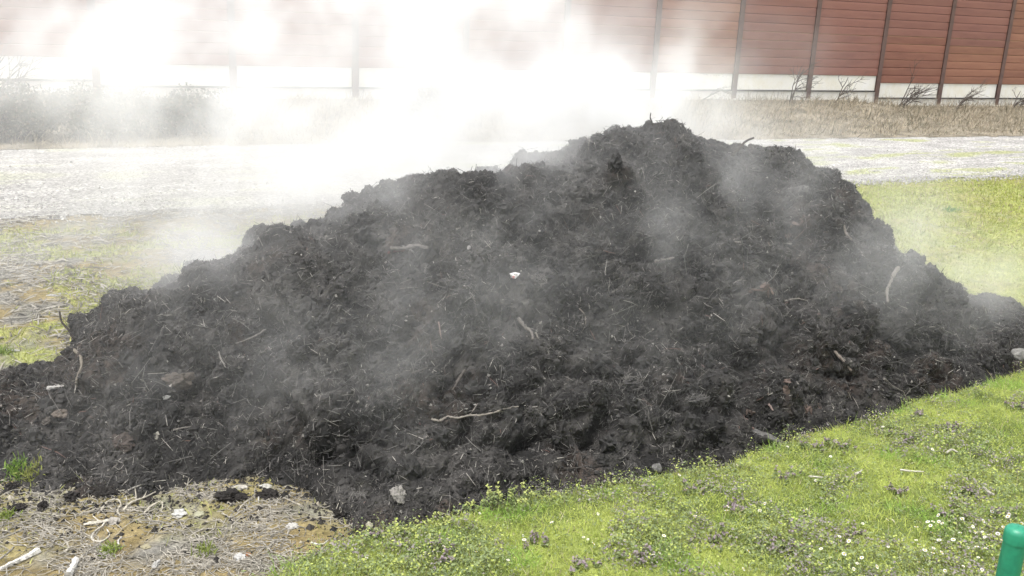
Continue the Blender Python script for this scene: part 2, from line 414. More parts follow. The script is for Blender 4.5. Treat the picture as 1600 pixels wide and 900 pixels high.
heap_mesh = make_mesh('compost_heap', hP, hF, hcol, False)
heap = add('compost_heap', heap_mesh, M['compost'], label='large steaming heap of dark crumbly compost filling the middle of the view', category='compost heap')

heap_bvh = BVHTree.FromPolygons(hP.tolist(), hF.tolist())
g_sel = (gP[gF[:, 0], 1] > 3) & (gP[gF[:, 0], 1] < 19) & (np.abs(gP[gF[:, 0], 0] - 6) < 18)
ground_bvh = BVHTree.FromPolygons(gP.tolist(), gF[g_sel].tolist())
bank_bvh = BVHTree.FromPolygons(bP.tolist(), bF.tolist())
def hit_ray(o, d, which=('heap', 'ground', 'bank')):
    best = None
    for k, b_ in (('heap', heap_bvh), ('ground', ground_bvh), ('bank', bank_bvh)):
        if k in which:
            h = b_.ray_cast(o, d)
            if h[0] is not None and (best is None or h[3] < best[2]): best = (h[0], h[1], h[3])
    return best
def at(x, y, **k):
    """the place on the heap or the ground seen at photograph position (x, y): (point, normal)"""
    d = (fw + RT * ((x - 800) / FPX) + UP * ((450 - y) / FPX)).normalized()
    h = hit_ray(CAMPOS, d, **k)
    if h is None:
        tt = -CAMPOS.z / d.z; return CAMPOS + d * tt, Vector((0, 0, 1))
    n = h[1] if h[1].dot(d) < 0 else -h[1]
    return h[0], n
def drop(u, v, which=('heap', 'ground', 'bank')):
    h = hit_ray(Vector((u, v, 8)), Vector((0, 0, -1)), which)
    if h is None: return Vector((u, v, float(ground_z(np.array([u]), np.array([v]))[0]))), Vector((0, 0, 1))
    return h[0], (h[1] if h[1].z > 0 else -h[1])

# sampling over the heap's own skin
fv = hP[hF]; fcen = fv.mean(1); fn = np.cross(fv[:, 2] - fv[:, 0], fv[:, 3] - fv[:, 1]); fa = np.linalg.norm(fn, axis=1) * 0.5; fn = unit(fn)
ok = (fcen[:, 2] > 0.0) & (fcen[:, 1] < 9.8)
def heap_points(n, clump=0.0, seed=0.0):
    w = fa * ok
    if clump: w = w * sstep(-0.25, 0.45, fbm(fcen * 1.9 + seed, 2) + (1 - clump))
    i = rng.choice(len(fa), n, p=w / w.sum())
    a = rng.random((n, 1)); b_ = rng.random((n, 1))
    p = (fv[i, 0] * (1 - a) + fv[i, 1] * a) * (1 - b_) + (fv[i, 3] * (1 - a) + fv[i, 2] * a) * b_
    return p, fn[i]
def prisms(p, n, length, width, lift, colors, down=0.35):
    """thin three-sided splinters lying on a surface"""
    k = len(p); d = rand_dirs(k, n); slope = np.array([0, 0, -1.0]) - n * (-n[:, 2:3])
    d = unit(d + down * slope * rng.normal(size=(k, 1))); d = unit(d + n * (rng.normal(size=(k, 1)) * lift))
    s = unit(np.cross(d, n)); h = np.cross(s, d)
    L = length[:, None] * 0.5; W = width[:, None]
    bend = h * (L * 0.18 * rng.random((k, 1)))
    tri = [s * W, -s * W, h * W * 0.9]
    V_ = []
    for e, sc, bb in ((-1, 0.7, 0), (0, 1.0, 1), (1, 0.45, 0)):
        for q in tri: V_.append(p + n * W * 0.6 + d * L * e + q * sc * 0.5 + bend * bb)
    V_ = np.stack(V_, 1).reshape(-1, 3)
    base = (np.arange(k) * 9)[:, None]; f = []
    for r_ in (0, 3):
        for a_ in range(3):
            b_ = (a_ + 1) % 3; f.append(base + np.array([[r_ + a_, r_ + b_, r_ + 3 + b_, r_ + 3 + a_]]))
    f = np.concatenate(f); C_ = np.repeat(colors, 9, axis=0)
    return V_, f, C_
def fibre_colors(n):
    q = rng.random(n); t_ = rng.random(n)
    c = lerp((0.012, 0.0115, 0.011), (0.045, 0.042, 0.039), t_)
    c = np.where((q > 0.62)[:, None], lerp((0.06, 0.057, 0.053), (0.14, 0.134, 0.125), t_), c)
    c = np.where((q > 0.945)[:, None], lerp((0.14, 0.132, 0.12), (0.32, 0.30, 0.27), t_), c)
    c = np.where((q > 0.994)[:, None], lerp((0.08, 0.045, 0.036), (0.15, 0.09, 0.075), t_), c)
    return c
n1 = 80000; p, n = heap_points(n1, 0.6, 3.0)
v_, f_, c_ = prisms(p, n, rng.gamma(2.2, 0.018, n1) + 0.012, 0.003 + 0.005 * rng.random(n1), 0.35, fibre_colors(n1))
n2 = 9000; p, n = heap_points(n2, 0.7, 9.0)
v2, f2, c2 = prisms(p, n, rng.gamma(3, 0.035, n2) + 0.05, 0.003 + 0.0045 * rng.random(n2), 0.25, fibre_colors(n2))
me = make_mesh('wood_fibres', np.concatenate([v_, v2]), np.concatenate([f_, f2 + len(v_)]), np.concatenate([c_, c2]))
add('wood_fibres', me, M['debris'], heap, kind='stuff')
# crumbs: small angular lumps
octv = np.array([(1, 0, 0), (-1, 0, 0), (0, 1, 0), (0, -1, 0), (0, 0, 1), (0, 0, -1.0)]); octf = np.array([(0, 2, 4), (2, 1, 4), (1, 3, 4), (3, 0, 4), (2, 0, 5), (1, 2, 5), (3, 1, 5), (0, 3, 5)])
n3 = 60000; p, n = heap_points(n3, 0.3, 5.0)
sz = 0.004 + rng.gamma(1.6, 0.0036, n3); sz = np.minimum(sz, 0.014)
vv = octv[None] * (sz[:, None, None] * (0.55 + 0.9 * rng.random((n3, 6, 1)))) * (0.6 + 0.8 * rng.random((n3, 1, 3))) + rng.normal(size=(n3, 6, 3)) * sz[:, None, None] * 0.25
vv = vv + (p + n * sz[:, None] * 0.3)[:, None, :]
q = rng.random(n3); cc = lerp((0.010, 0.0096, 0.0092), (0.040, 0.038, 0.036), rng.random(n3))
cc = np.where((q > 0.975)[:, None] & (sz < 0.016)[:, None], lerp((0.08, 0.07, 0.06), (0.26, 0.25, 0.23), rng.random(n3)), cc)
me = make_mesh('crumbs', vv.reshape(-1, 3), (octf[None] + (np.arange(n3) * 6)[:, None, None]).reshape(-1, 3), np.repeat(cc, 6, axis=0))
add('crumbs', me, M['debris'], heap, kind='stuff')
lv, lf = ico(1); n4 = 5200; p, n = heap_points(n4, 0.5, 25.0); sz = 0.011 + rng.gamma(1.6, 0.007, n4); sz = np.minimum(sz, 0.045)
vv = lv[None] * (0.62 + 0.6 * rng.random((n4, len(lv), 1))) * (0.6 + 0.7 * rng.random((n4, 1, 3))) * sz[:, None, None] + p[:, None, :]
add('small_lumps', make_mesh('small_lumps', vv.reshape(-1, 3), (lf[None] + (np.arange(n4) * len(lv))[:, None, None]).reshape(-1, 3), np.repeat(lerp((0.010, 0.0096, 0.0092), (0.034, 0.032, 0.030), rng.random(n4)), len(lv), axis=0)), M['compost'], heap, kind='stuff')
# clods big enough to pick out
clod_meshes = []
for k in range(6):
    v, f = lump(k + 1, 3, (1, 0.85, 0.7), 0.45, 1.8)
    cc = lerp((0.010, 0.009, 0.0085), (0.024, 0.021, 0.019), rng.random(len(v)))
    cc = cc[:, [0, 0, 0]] * np.array([1.5, 1.45, 1.4]); clod_meshes.append(make_mesh('clod', v, f, cc)); clod_meshes[-1].materials.append(M['compost'])
p, n = heap_points(320, 0.5, 13.0); sel = p[:, 1] < np.interp(p[:, 0], *VC) - 0.35; p, n = p[sel], n[sel]
for k in range(min(210, len(p))):
    o = add('clod', clod_meshes[k % 6], None, heap)
    s = 0.028 + float(rng.gamma(2.0, 0.016)); s = min(s, 0.085)
    o.location = p[k] + n[k] * s * 0.15; o.rotation_euler = rng.random(3) * 6.28; o.scale = (s, s, s)
# ------------------------------------------------------------------ noise barrier
WALL_U0 = 1.92; BAY = 4.0
def section(i):                                   # height offset of the bay to the right of post i
    return 0.17 if i < 0 else (0.0 if i < 8 else -0.30)
def rust(name, c0, c1, c2):
    m, nt, b = new_mat(name)
    oi = node(nt, 'ShaderNodeObjectInfo')
    tc = node(nt, 'ShaderNodeTexCoord'); mp = node(nt, 'ShaderNodeMapping'); mp.inputs['Scale'].default_value = (0.35, 1, 2.2)
    ad = node(nt, 'ShaderNodeVectorMath', operation='ADD'); nt.links.new(tc.outputs['Object'], mp.inputs[0]); nt.links.new(mp.outputs[0], ad.inputs[0])
    cb = node(nt, 'ShaderNodeCombineXYZ'); ml = node(nt, 'ShaderNodeMath', operation='MULTIPLY'); nt.links.new(oi.outputs['Random'], ml.inputs[0]); ml.inputs[1].default_value = 40
    nt.links.new(ml.outputs[0], cb.inputs[0]); nt.links.new(ml.outputs[0], cb.inputs[2]); nt.links.new(cb.outputs[0], ad.inputs[1])
    n = noise_tex(nt, 1.6, 6, 0.7, vec=ad.outputs[0])
    c = ramp(nt, n.outputs[0], [(0.3, c0), (0.52, c1), (0.75, c2)])
    v = node(nt, 'ShaderNodeMapRange'); nt.links.new(oi.outputs['Random'], v.inputs[0]); v.inputs[3].default_value = 0.86; v.inputs[4].default_value = 1.04
    cc = node(nt, 'ShaderNodeVectorMath', operation='SCALE'); nt.links.new(c, cc.inputs[0]); nt.links.new(v.outputs[0], cc.inputs['Scale'])
    nt.links.new(cc.outputs[0], b.inputs['Base Color']); b.inputs['Roughness'].default_value = 0.75
    n2 = noise_tex(nt, 30, 4); add_bump(nt, b, n2.outputs[0], 0.2, 0.01)
    return m
RUST = [rust('rust_red', (0.195, 0.082, 0.06), (0.245, 0.108, 0.075), (0.27, 0.13, 0.088)),
        rust('rust_orange', (0.215, 0.095, 0.066), (0.265, 0.125, 0.08), (0.30, 0.15, 0.096)),
        rust('rust_plum', (0.195, 0.088, 0.072), (0.235, 0.108, 0.084), (0.255, 0.124, 0.094))]
M['steel'] = mat_noise('post_steel', [(0.3, (0.095, 0.066, 0.06)), (0.7, (0.15, 0.092, 0.078))], 3, rough=0.6)
M['rail'] = mat_noise('rail_steel', [(0.3, (0.05, 0.05, 0.05)), (0.7, (0.09, 0.085, 0.08))], 4, rough=0.6)
M['pale'] = mat_noise('pale_panel', [(0.25, (0.70, 0.66, 0.52)), (0.5, (0.78, 0.765, 0.70)), (0.75, (0.80, 0.795, 0.77))], 1.2, rough=0.7)
M['plinth'] = mat_noise('plinth_concrete', [(0.3, (0.64, 0.62, 0.55)), (0.7, (0.74, 0.73, 0.70))], 2.2, rough=0.9, bump=0.3)
barrier = thing('noise_barrier', 'long rust red noise barrier of stacked steel boards behind the gravel road', 'noise barrier', (0, WALL_V, 0))
PH = 0.34
def plank_mesh(mat):
    g = Geo(); L = BAY / 2 - 0.10
    prof = [(-0.055, 0.0), (-0.078, 0.018), (-0.080, 0.10), (-0.082, 0.24), (-0.078, 0.318), (-0.055, 0.336), (0.03, 0.336), (0.03, 0.0)]
    v = [(x, y, z) for x in (-L, L) for y, z in prof]; n_ = len(prof)
    f4 = [(k, k + n_, (k + 1) % n_ + n_, (k + 1) % n_) for k in range(n_)]
    g.put(v, None, f4)
    me = g.mesh('board'); me.materials.append(mat)
    return me
boards = [plank_mesh(m_) for m_ in RUST]
def unit_mesh(name, dims, mat):
    g = Geo(); g.box(*dims); me = g.mesh(name); me.materials.append(mat); return me
g = Geo()
g.box(-0.11, 0.11, -0.125, -0.105, 0, 7.0); g.box(-0.11, 0.11, 0.105, 0.125, 0, 7.0); g.box(-0.012, 0.012, -0.105, 0.105, 0, 7.0)
post_me = g.mesh('post'); post_me.materials.append(M['steel'])
pale_me = unit_mesh('lower_panel', (-BAY / 2 + 0.1, BAY / 2 - 0.1, -0.035, 0.035, 0, 0.63), M['pale'])
rail_me = unit_mesh('rail', (-BAY / 2 + 0.112, BAY / 2 - 0.112, -0.09, 0.05, 0, 0.055), M['rail'])
plinth_me = unit_mesh('plinth_slab', (-BAY / 2 + 0.004, BAY / 2 - 0.004, -0.05, 0.09, 0, 1.1), M['plinth'])
TINT = {-3: 0, -2: 2, -1: 0, 0: 2, 1: 0, 2: 2, 3: 0, 4: 0, 5: 1, 6: 2, 7: 2, 8: 0, 9: 1, 10: 1, 11: 0, 12: 2}
for i in range(-3, 13):
    uc = WALL_U0 + i * BAY + BAY / 2; dz = section(i)
    for k in range(14):
        tint = boards[TINT[i]]
        if i == 8 and k > 5: tint = boards[2]
        if i == 9 and k > 4: tint = boards[2]
        add('board', tint, None, barrier, (uc, 0, 1.60 + dz + k * PH))
    add('lower_panel', pale_me, None, barrier, (uc, 0, 0.965 + dz))
    add('rail', rail_me, None, barrier, (uc, 0, 0.905 + dz))
    add('plinth_slab', plinth_me, None, barrier, (uc, 0, -0.2 + dz))
for i in range(-3, 14):
    add('post', post_me, None, barrier, (WALL_U0 + i * BAY, -0.02, 0.62 + section(i)))
    # the concrete foot each post stands on
    fo = Geo(); fo.box(-0.2, 0.2, -0.2, 0.16, -0.5, 0.62); me = fo.mesh('post_footing'); add('post_footing', me, M['plinth'], barrier, (WALL_U0 + i * BAY, -0.02, section(i)))

# ------------------------------------------------------------------ blades and leaves
def blades(p, n, length, width, colors, lean=0.4, segs=2, curve=0.3):
    """upright tapering blades; p (N,3) feet"""
    k = len(p); up = unit(n + rng.normal(size=(k, 3)) * lean); side = rand_dirs(k, up); out = unit(np.cross(up, side))
    V_ = []; L = length[:, None]; W = width[:, None] * 0.5
    for i in range(segs):
        t_ = i / segs; c_ = p + up * L * t_ + out * L * curve * t_ * t_
        V_ += [c_ - side * W * (1 - 0.55 * t_), c_ + side * W * (1 - 0.55 * t_)]
    V_.append(p + up * L * (1 - 0.3 * curve) + out * L * curve)
    m_ = 2 * segs + 1
    V_ = np.stack(V_, 1).reshape(-1, 3); base = (np.arange(k) * m_)[:, None]
    f4 = [base + np.array([[2 * i, 2 * i + 1, 2 * i + 3, 2 * i + 2]]) for i in range(segs - 1)]
    f3 = base + np.array([[2 * segs - 2, 2 * segs - 1, 2 * segs]])
    return V_, ([np.concatenate(f4)] if f4 else []), f3, np.repeat(colors, m_, axis=0)
def leaves(p, n, size, colors, spread=0.8, aspect=0.6, cup=0.25):
    """kite-shaped leaves folded along the midrib"""
    k = len(p); d = rand_dirs(k, n); d = unit(d + n * (rng.normal(size=(k, 1)) * spread)); nn = unit(n + rng.normal(size=(k, 3)) * 0.35)
    s = unit(np.cross(d, nn)); h = np.cross(s, d); L = size[:, None]
    V_ = np.stack([p, p + d * L * 0.55 + s * L * aspect * 0.5 + h * L * cup * 0.4, p + d * L, p + d * L * 0.55 - s * L * aspect * 0.5 + h * L * cup * 0.4], 1).reshape(-1, 3)
    base = (np.arange(k) * 4)[:, None]
    return V_, np.concatenate([base + np.array([[0, 1, 2]]), base + np.array([[0, 2, 3]])]), np.repeat(colors, 4, axis=0)
def surf_normals(u, v):
    e = 0.05; zx = (ground_z(u + e, v) - ground_z(u - e, v)) / (2 * e); zy = (ground_z(u, v + e) - ground_z(u, v - e)) / (2 * e)
    return unit(np.stack([-zx, -zy, np.ones_like(zx)], -1))
def in_view(P, margin=80):
    d = P - np.array([0, 0, CAM_Z]); zc = d @ np.array(fw); x = 800 + FPX * (d @ np.array(RT)) / np.maximum(zc, 0.01); y = 450 - FPX * (d @ np.array(UP)) / np.maximum(zc, 0.01)
    return x, y, zc

# plants on the bank: thick near the camera's view, running on to both sides
def bank_points(n, pw=1.0):
    u = rng.uniform(-2.0, 15.0, n * 2); v = rng.uniform(2.0, 7.2, n * 2)
    e = bank_edge(u); k = (v < e + 0.03 + 0.05 * rng.normal(size=len(u)))
    pts = uv3(u, v, ground_z(u, v)); x, y, zc = in_view(pts)
    k &= (y < 1050) & (x > 0) & (x < 2200)
    # even density in the picture rather than on the ground: nearer plants show more
    w = np.where(k, 1.0 / np.maximum(zc, 1) ** 1.2, 0); i = rng.choice(len(u), n, p=w / w.sum(), replace=True)
    uu = u[i] + rng.normal(size=n) * 0.02; vv_ = v[i] + rng.normal(size=n) * 0.02
    return uu, vv_, uv3(uu, vv_, ground_z(uu, vv_)), surf_normals(uu, vv_)
def weedy(u, v):
    a = fbm(uv3(u * 1.25, v * 1.25, 14.0), 3); edge = sstep(0.75, 0.1, bank_edge(u) - v) * 0.25 * sstep(6.2, 3.0, u)
    near = sstep(4.6, 3.6, v) * 0.3
    return sstep(-0.25, 0.35, a + edge + near)
NB = 150000
u, v, p, n = bank_points(NB); w = weedy(u, v)
keep = rng.random(NB) > 0.6 * w; u, v, p, n, w = u[keep], v[keep], p[keep], n[keep], w[keep]
k = len(u); tn = sstep(-0.5, 0.5, fbm(uv3(u * 2.6, v * 2.6, 20.0), 3)); tr_ = rng.random(k)
c = lerp((0.26, 0.325, 0.065), (0.50, 0.55, 0.15), np.clip(0.6 * tr_ + 0.4 * tn, 0, 1))
lush = sstep(0.25, 0.55, fbm(uv3(u * 2.1, v * 2.1, 33.0), 2)); c = c * (1 - 0.6 * lush[:, None]) + np.array((0.22, 0.42, 0.08)) * 0.6 * lush[:, None]
dry = rng.random(k) < 0.07; c[dry] = lerp((0.34, 0.29, 0.17), (0.52, 0.46, 0.32), rng.random(dry.sum()))
v_, f4, f3, c_ = blades(p, n, 0.025 + rng.gamma(2, 0.014, k) * (1 + 0.9 * lush), 0.0028 + 0.003 * rng.random(k), c, 0.75, 2, 0.45)
me = make_mesh('short_grass', v_, f4 + [f3], c_)
add('short_grass', me, M['leaf'], kind='stuff', label='short yellow green grass and moss covering the bank', category='grass')
NL = 215000
u, v, p, n = bank_points(NL); w = weedy(u, v)
keep = rng.random(NL) < 0.12 + 0.95 * w; u, v, p, n, w = u[keep], v[keep], p[keep], n[keep], w[keep]
k = len(u); hgt = rng.random(k) ** 1.3 * (0.03 + 0.10 * w * (0.4 + 0.6 * rng.random(k)))
hump = 0.4 + 1.2 * sstep(-0.3, 0.5, fbm(uv3(u * 5.5, v * 5.5, 44.0), 2)); hgt = hgt * hump
t_ = rng.random(k); top = np.clip(hgt / 0.08, 0, 1)
c = lerp((0.15, 0.195, 0.095), (0.29, 0.345, 0.155), t_)
purple = (fbm(uv3(u * 2.4, v * 2.4, 61.0), 2) > 0.0) & (rng.random(k) < 0.55) & (w > 0.35)
c[purple] = lerp((0.22, 0.20, 0.19), (0.34, 0.30, 0.30), rng.random(purple.sum()))
lime = (rng.random(k) < 0.10 + 0.22 * top); c[lime] = lerp((0.32, 0.38, 0.09), (0.48, 0.53, 0.16), rng.random(lime.sum()))
v_, f_, c_ = leaves(p + n * hgt[:, None], n, 0.010 + 0.016 * rng.random(k), c, 0.5, 0.75)
# their thin stems
ks = rng.random(k) < 0.25; vs2, f42, f32, cs2 = blades(p[ks], n[ks], hgt[ks] * 1.05 + 0.01, np.full(ks.sum(), 0.0022), lerp((0.12, 0.11, 0.06), (0.19, 0.15, 0.12), rng.random(ks.sum())), 0.25, 2, 0.1)
me = make_mesh('ground_cover', np.concatenate([v_, vs2]), [f_, f32 + len(v_)] + [x + len(v_) for x in f42], np.concatenate([c_, cs2]))
add('ground_cover', me, M['leaf'], kind='stuff', label='low leafy weeds with grey green and purplish leaves among the bank grass', category='weeds')

# grass on the field around the heap and on the road's edges
NF = 150000
u = rng.uniform(-8, 24, NF * 2); v = rng.uniform(6.0, 18.0, NF * 2)
ga = green_amount(u, v); pts = uv3(u, v, ground_z(u, v)); x, y, zc = in_view(pts)
k = (rng.random(len(u)) < ga * np.minimum(1, 12.0 / np.maximum(zc, 1))) & (x > -150) & (x < 1750) & (v > bank_edge(u)); k &= (v < road_near(u) + 0.3 * rng.normal(size=len(u)))
u, v, pts = u[k], v[k], pts[k]; k = len(u); tn = sstep(-0.5, 0.5, fbm(uv3(u * 1.5, v * 1.5, 20.0), 3))
c = lerp((0.23, 0.265, 0.065), (0.44, 0.455, 0.15), np.clip(0.5 * rng.random(k) + 0.5 * tn, 0, 1))
dry = rng.random(k) < 0.15; c[dry] = lerp((0.28, 0.24, 0.15), (0.42, 0.37, 0.26), rng.random(dry.sum()))
v_, f4, f3, c_ = blades(pts, np.tile([[0, 0, 1.0]], (k, 1)), (0.025 + rng.gamma(2, 0.014, k)) * (1 + 0.5 * sstep(9, 14, v)), (0.004 + 0.005 * rng.random(k)) * (1 + 1.6 * sstep(8, 14, v)), c, 0.7, 2, 0.4)
me = make_mesh('field_grass', v_, f4 + [f3], c_)
add('field_grass', me, M['leaf'], kind='stuff', label='patchy short grass on the field around the heap', category='grass')
# grey straw and chopped stalks littered over the field
NS = 16000
u = rng.uniform(-7, 6, NS * 6); v = rng.uniform(5.0, 17.4, NS * 6); ga = green_amount(u, v); cl = sstep(-0.1, 0.5, fbm(uv3(u * 1.3, v * 1.3, 2.2), 3))
foot = (v < 8.2) & (u < 2.2)
k = (rng.random(len(u)) < np.where(foot, 0.0, 0.55 * (1 - 0.6 * ga) * (0.2 + cl))) & (v > bank_edge(u) - 0.1); xs_, ys_, zs_ = in_view(uv3(u, v, 0.0)); k &= (xs_ > -120) & (xs_ < 1700) & (v > 7.2)
u, v = u[k][:NS], v[k][:NS]; k = len(u)
v_, f_, c_ = prisms(uv3(u, v, ground_z(u, v) + 0.004), surf_normals(u, v), 0.04 + rng.gamma(2, 0.05, k), (0.005 + 0.012 * rng.random(k)) * (1 + 0.8 * sstep(9, 15, v)), 0.15, lerp((0.11, 0.105, 0.09), (0.40, 0.375, 0.33), rng.random(k) ** 1.3), 0)
add('straw_litter', make_mesh('straw_litter', v_, f_, c_), M['dry_blade'], kind='stuff', label='pale chopped stalks scattered over the patchy field', category='straw')
# loose gravel along the road
NG = 16000
u = rng.uniform(-14, 30, NG); v = road_near(u) + np.abs(rng.gamma(1.3, 1.0, NG)) - 0.35
sz = 0.006 + rng.gamma(2, 0.004, NG)
vv = octv[None] * (sz[:, None, None] * (0.6 + 0.8 * rng.random((NG, 6, 1)))) + rng.normal(size=(NG, 6, 3)) * sz[:, None, None] * 0.2
vv = vv + uv3(u, v, ground_z(u, v) + 0.016)[:, None, :]
add('gravel', make_mesh('gravel', vv.reshape(-1, 3), (octf[None] + (np.arange(NG) * 6)[:, None, None]).reshape(-1, 3), np.repeat(lerp((0.16, 0.155, 0.145), (0.52, 0.51, 0.48), rng.random(NG)), 6, axis=0)), M['stone'],
    kind='stuff', label='loose pale gravel stones along the near side of the road', category='gravel')

# the dry grass verge below the barrier
ND = 42000
u = rng.uniform(-9, 46, ND); tt = rng.random(ND) ** 0.8; rf = road_far(u); v = rf + tt * (WALL_V - 0.3 - rf)
tuft = 0.35 + 1.0 * sstep(-0.4, 0.5, fbm(uv3(u * 0.9, v * 0.9, 70.0), 3)); pz = ground_z(u, v) + 0.02
c = lerp((0.19, 0.16, 0.115), (0.46, 0.40, 0.30), rng.random(ND) ** 1.1); gq = rng.random(ND) < 0.25
c[gq] = lerp((0.085, 0.085, 0.06), (0.16, 0.15, 0.11), rng.random(gq.sum()))
L = (0.12 + rng.gamma(2.5, 0.08, ND)) * tuft * (0.35 + 0.65 * sstep(0.0, 0.15, tt))
v_, f4, f3, c_ = blades(uv3(u, v, pz), np.tile([[0.12, -0.1, 1.0]], (ND, 1)), L, 0.008 + 0.012 * rng.random(ND), c, 0.45, 3, 0.65)
add('dry_grass', make_mesh('dry_grass', v_, f4 + [f3], c_), M['dry_blade'], kind='stuff', label='tall dry straw coloured grass on the verge below the barrier', category='grass')

# ------------------------------------------------------------------ bare shrubs and brambles at the barrier
def branch(g, p0, d, length, r, depth, c):
    n_ = 5; pts = [np.array(p0)]; dd = np.array(d, float)
    for i in range(n_):
        dd = unit(dd + rng.normal(size=3) * 0.13 + np.array([0.11, 0, 0.02])); pts.append(pts[-1] + dd * length / n_)
    pts = np.array(pts); g.tube(pts, np.linspace(r, r * 0.45, n_ + 1), 5, c, True)
    if depth > 0:
        for k in range(rng.integers(3, 6)):
            i = rng.integers(1, n_); ax = unit(rng.normal(size=3)); nd = unit(dd + ax * 0.75)
            branch(g, pts[i], nd, length * rng.uniform(0.4, 0.7), r * 0.55, depth - 1, c)
def bare_shrub(u, v, h, lean, label, stems=3):
    z = float(ground_z(np.array([u]), np.array([v]))[0]); t_ = thing('bare_shrub', label, 'shrub', (u, v, z), 'leafless shrubs along the barrier')
    for s in range(stems):
        g = Geo(); d = unit(np.array([lean + rng.normal() * 0.25, rng.normal() * 0.15 - 0.1, 1.0]))
        branch(g, (rng.normal() * 0.06, rng.normal() * 0.06, -0.05), d, h * rng.uniform(0.75, 1.05), 0.028, 2, (0.075, 0.064, 0.055))
        add('stem', g.mesh('stem'), M['wood'], t_)
bare_shrub(28.0, 30.6, 1.7, 0.15, 'thin leafless shrub by the barrier post where the boards step down')
bare_shrub(30.6, 30.8, 1.5, 0.35, 'leafless forked shrub just left of the stepped barrier post', 2)
bare_shrub(33.9, 30.3, 1.6, 0.75, 'bushy leafless shrub leaning right, beneath the lower boards', 5)
bare_shrub(37.4, 30.4, 1.5, 0.9, 'spreading bare shrub leaning right, second beneath the lower boards', 4)
bare_shrub(41.3, 30.5, 1.3, 0.9, 'bare shrub leaning out of the picture at the right edge', 4)
bare_shrub(23.8, 31.0, 1.5, 0.1, 'single thin bare stalk before the pale panel right of the steam', 1)
bare_shrub(-0.6, 28.0, 1.5, 0.05, 'faint tuft of bare stalks at the left edge, half lost in steam', 5)
bare_shrub(13.9, 30.6, 1.3, -0.1, 'bare stalks glimpsed through the steam before the pale panel', 3)
def bramble(u, v, w, h, label):
    z = float(ground_z(np.array([u]), np.array([v]))[0]); t_ = thing('bramble_bush', label, 'bush', (u, v, z), 'dark bushes on the verge')
    g = Geo()
    for s in range(9):
        d = unit(np.array([rng.normal() * 0.8, rng.normal() * 0.4, 1.0])); a = np.array([rng.normal() * w * 0.35, rng.normal() * 0.2, -0.05])
        pts = smooth_path([a, a + d * h * 0.5, a + d * h * 0.8 + np.array([d[0], d[1], -0.15]) * h * 0.4], 4); g.tube(pts, np.linspace(0.012, 0.005, len(pts)), 4, (0.07, 0.06, 0.045))
    add('stem', g.mesh('stem'), M['wood'], t_)
    k = 7000; q = unit(rng.normal(size=(k, 3))) * (rng.random((k, 1)) ** 0.4); q = q * np.array([w * 0.6, 0.6, h * 0.5]) + np.array([0, 0, h * 0.48])
    nz = pnoise(q * 2.2 + u); q = q * (1 + 0.25 * nz[:, None]); q = q[(pnoise(q * 3.1 + 3 * u) > -0.25) & (q[:, 2] > 0)]; k = len(q)
    lc = lerp((0.030, 0.042, 0.022), (0.075, 0.085, 0.045), rng.random(k)); dr = rng.random(k) < 0.2; lc[dr] = (0.14, 0.11, 0.07)
    v_, f_, c_ = leaves(q, unit(q - np.array([0, 0, h * 0.3])), 0.06 + 0.07 * rng.random(k), lc, 0.7, 0.6)
    add('foliage', make_mesh('foliage', v_, f_, c_), M['leaf'], t_)
bramble(-0.6, 26.4, 2.8, 1.45, 'dark bramble bush at the far left edge of the verge')
bramble(1.7, 26.5, 2.8, 1.4, 'dark bramble bush before the barrier post where the boards step up, in thin steam')
bramble(3.9, 26.8, 2.2, 1.2, 'smaller dark bush fading into the steam, third from the left edge')
bramble(-3.0, 26.5, 2.4, 1.5, 'dark bramble bush beyond the left edge of the picture')
bramble(11.2, 27.4, 2.0, 1.3, 'dark bush dimly showing through the steam above the heap\'s slope')

# ------------------------------------------------------------------ single things lying on the heap and the ground
def dist_of(p): return (Vector(p) - CAMPOS).length
def on_path(pxs, rad, lift=0.8, **k):
    """a path over the surfaces seen at these places; radius in photograph pixels"""
    pts = []
    for (x, y) in pxs:
        p, n = at(x, y, **k); pts.append(np.array(p) + np.array(n) * (rad * dist_of(p) / FPX) * lift)
    r = rad * dist_of(pts[0]) / FPX
    return np.array(pts), r
def bridge(pts, sag=0.0):
    """keep a stiff stick from following every hollow: pull the inner points towards the chord"""
    if len(pts) < 3: return pts
    q = pts.copy(); n_ = len(pts)
    for i in range(1, n_ - 1):
        c_ = (pts[i - 1] + pts[i + 1]) / 2; d = CAMPOS - Vector(pts[i]); d = np.array(d.normalized())
        q[i] = pts[i] + d * max(0.0, float(np.dot(c_ - pts[i], d))) * 0.9
    return q
def stick(name, label, cat, pxs, rad, color, branches=(), taper=0.6, group=None, mat='wood', sides=7, **k):
    if cat == 'root': rad = rad * 0.72; branches = [(b_, r_ * 0.72) for b_, r_ in branches]
    pts, r = on_path(pxs, rad, **k); pts = bridge(bridge(pts)); org = pts[0].copy()
    g = Geo(); sp = smooth_path(pts, 5)
    cc = tone(color, 0.68 if cat in ('root', 'wood') else 0.5)
    n_ = len(sp); rr = np.linspace(r, r * taper, n_) * (1 + 0.14 * rng.normal(size=n_)).clip(0.6, 1.5)
    sp = sp + rng.normal(size=sp.shape) * r * 0.12; g.tube(sp - org, rr, sides, cc, True, 0.14)
    if not branches:
        o = add(name, g.mesh(name), M[mat], None, org, label=label, category=cat)
        if group: o['group'] = group
        return o
    t_ = thing(name, label, cat, org, group)
    add('main_stem', g.mesh('main_stem'), M[mat], t_)
    for bp, br in branches:
        bpts, r2 = on_path(bp, br, **k); g2 = Geo(); bs = smooth_path(bridge(bpts), 4)
        bs[0] = sp[np.argmin(np.linalg.norm(sp - bs[0], axis=1))]
        g2.tube(bs - org, np.linspace(r2, r2 * 0.5, len(bs)), 6, cc, True, 0.1); add('side_branch', g2.mesh('side_branch'), M[mat], t_)
    return t_
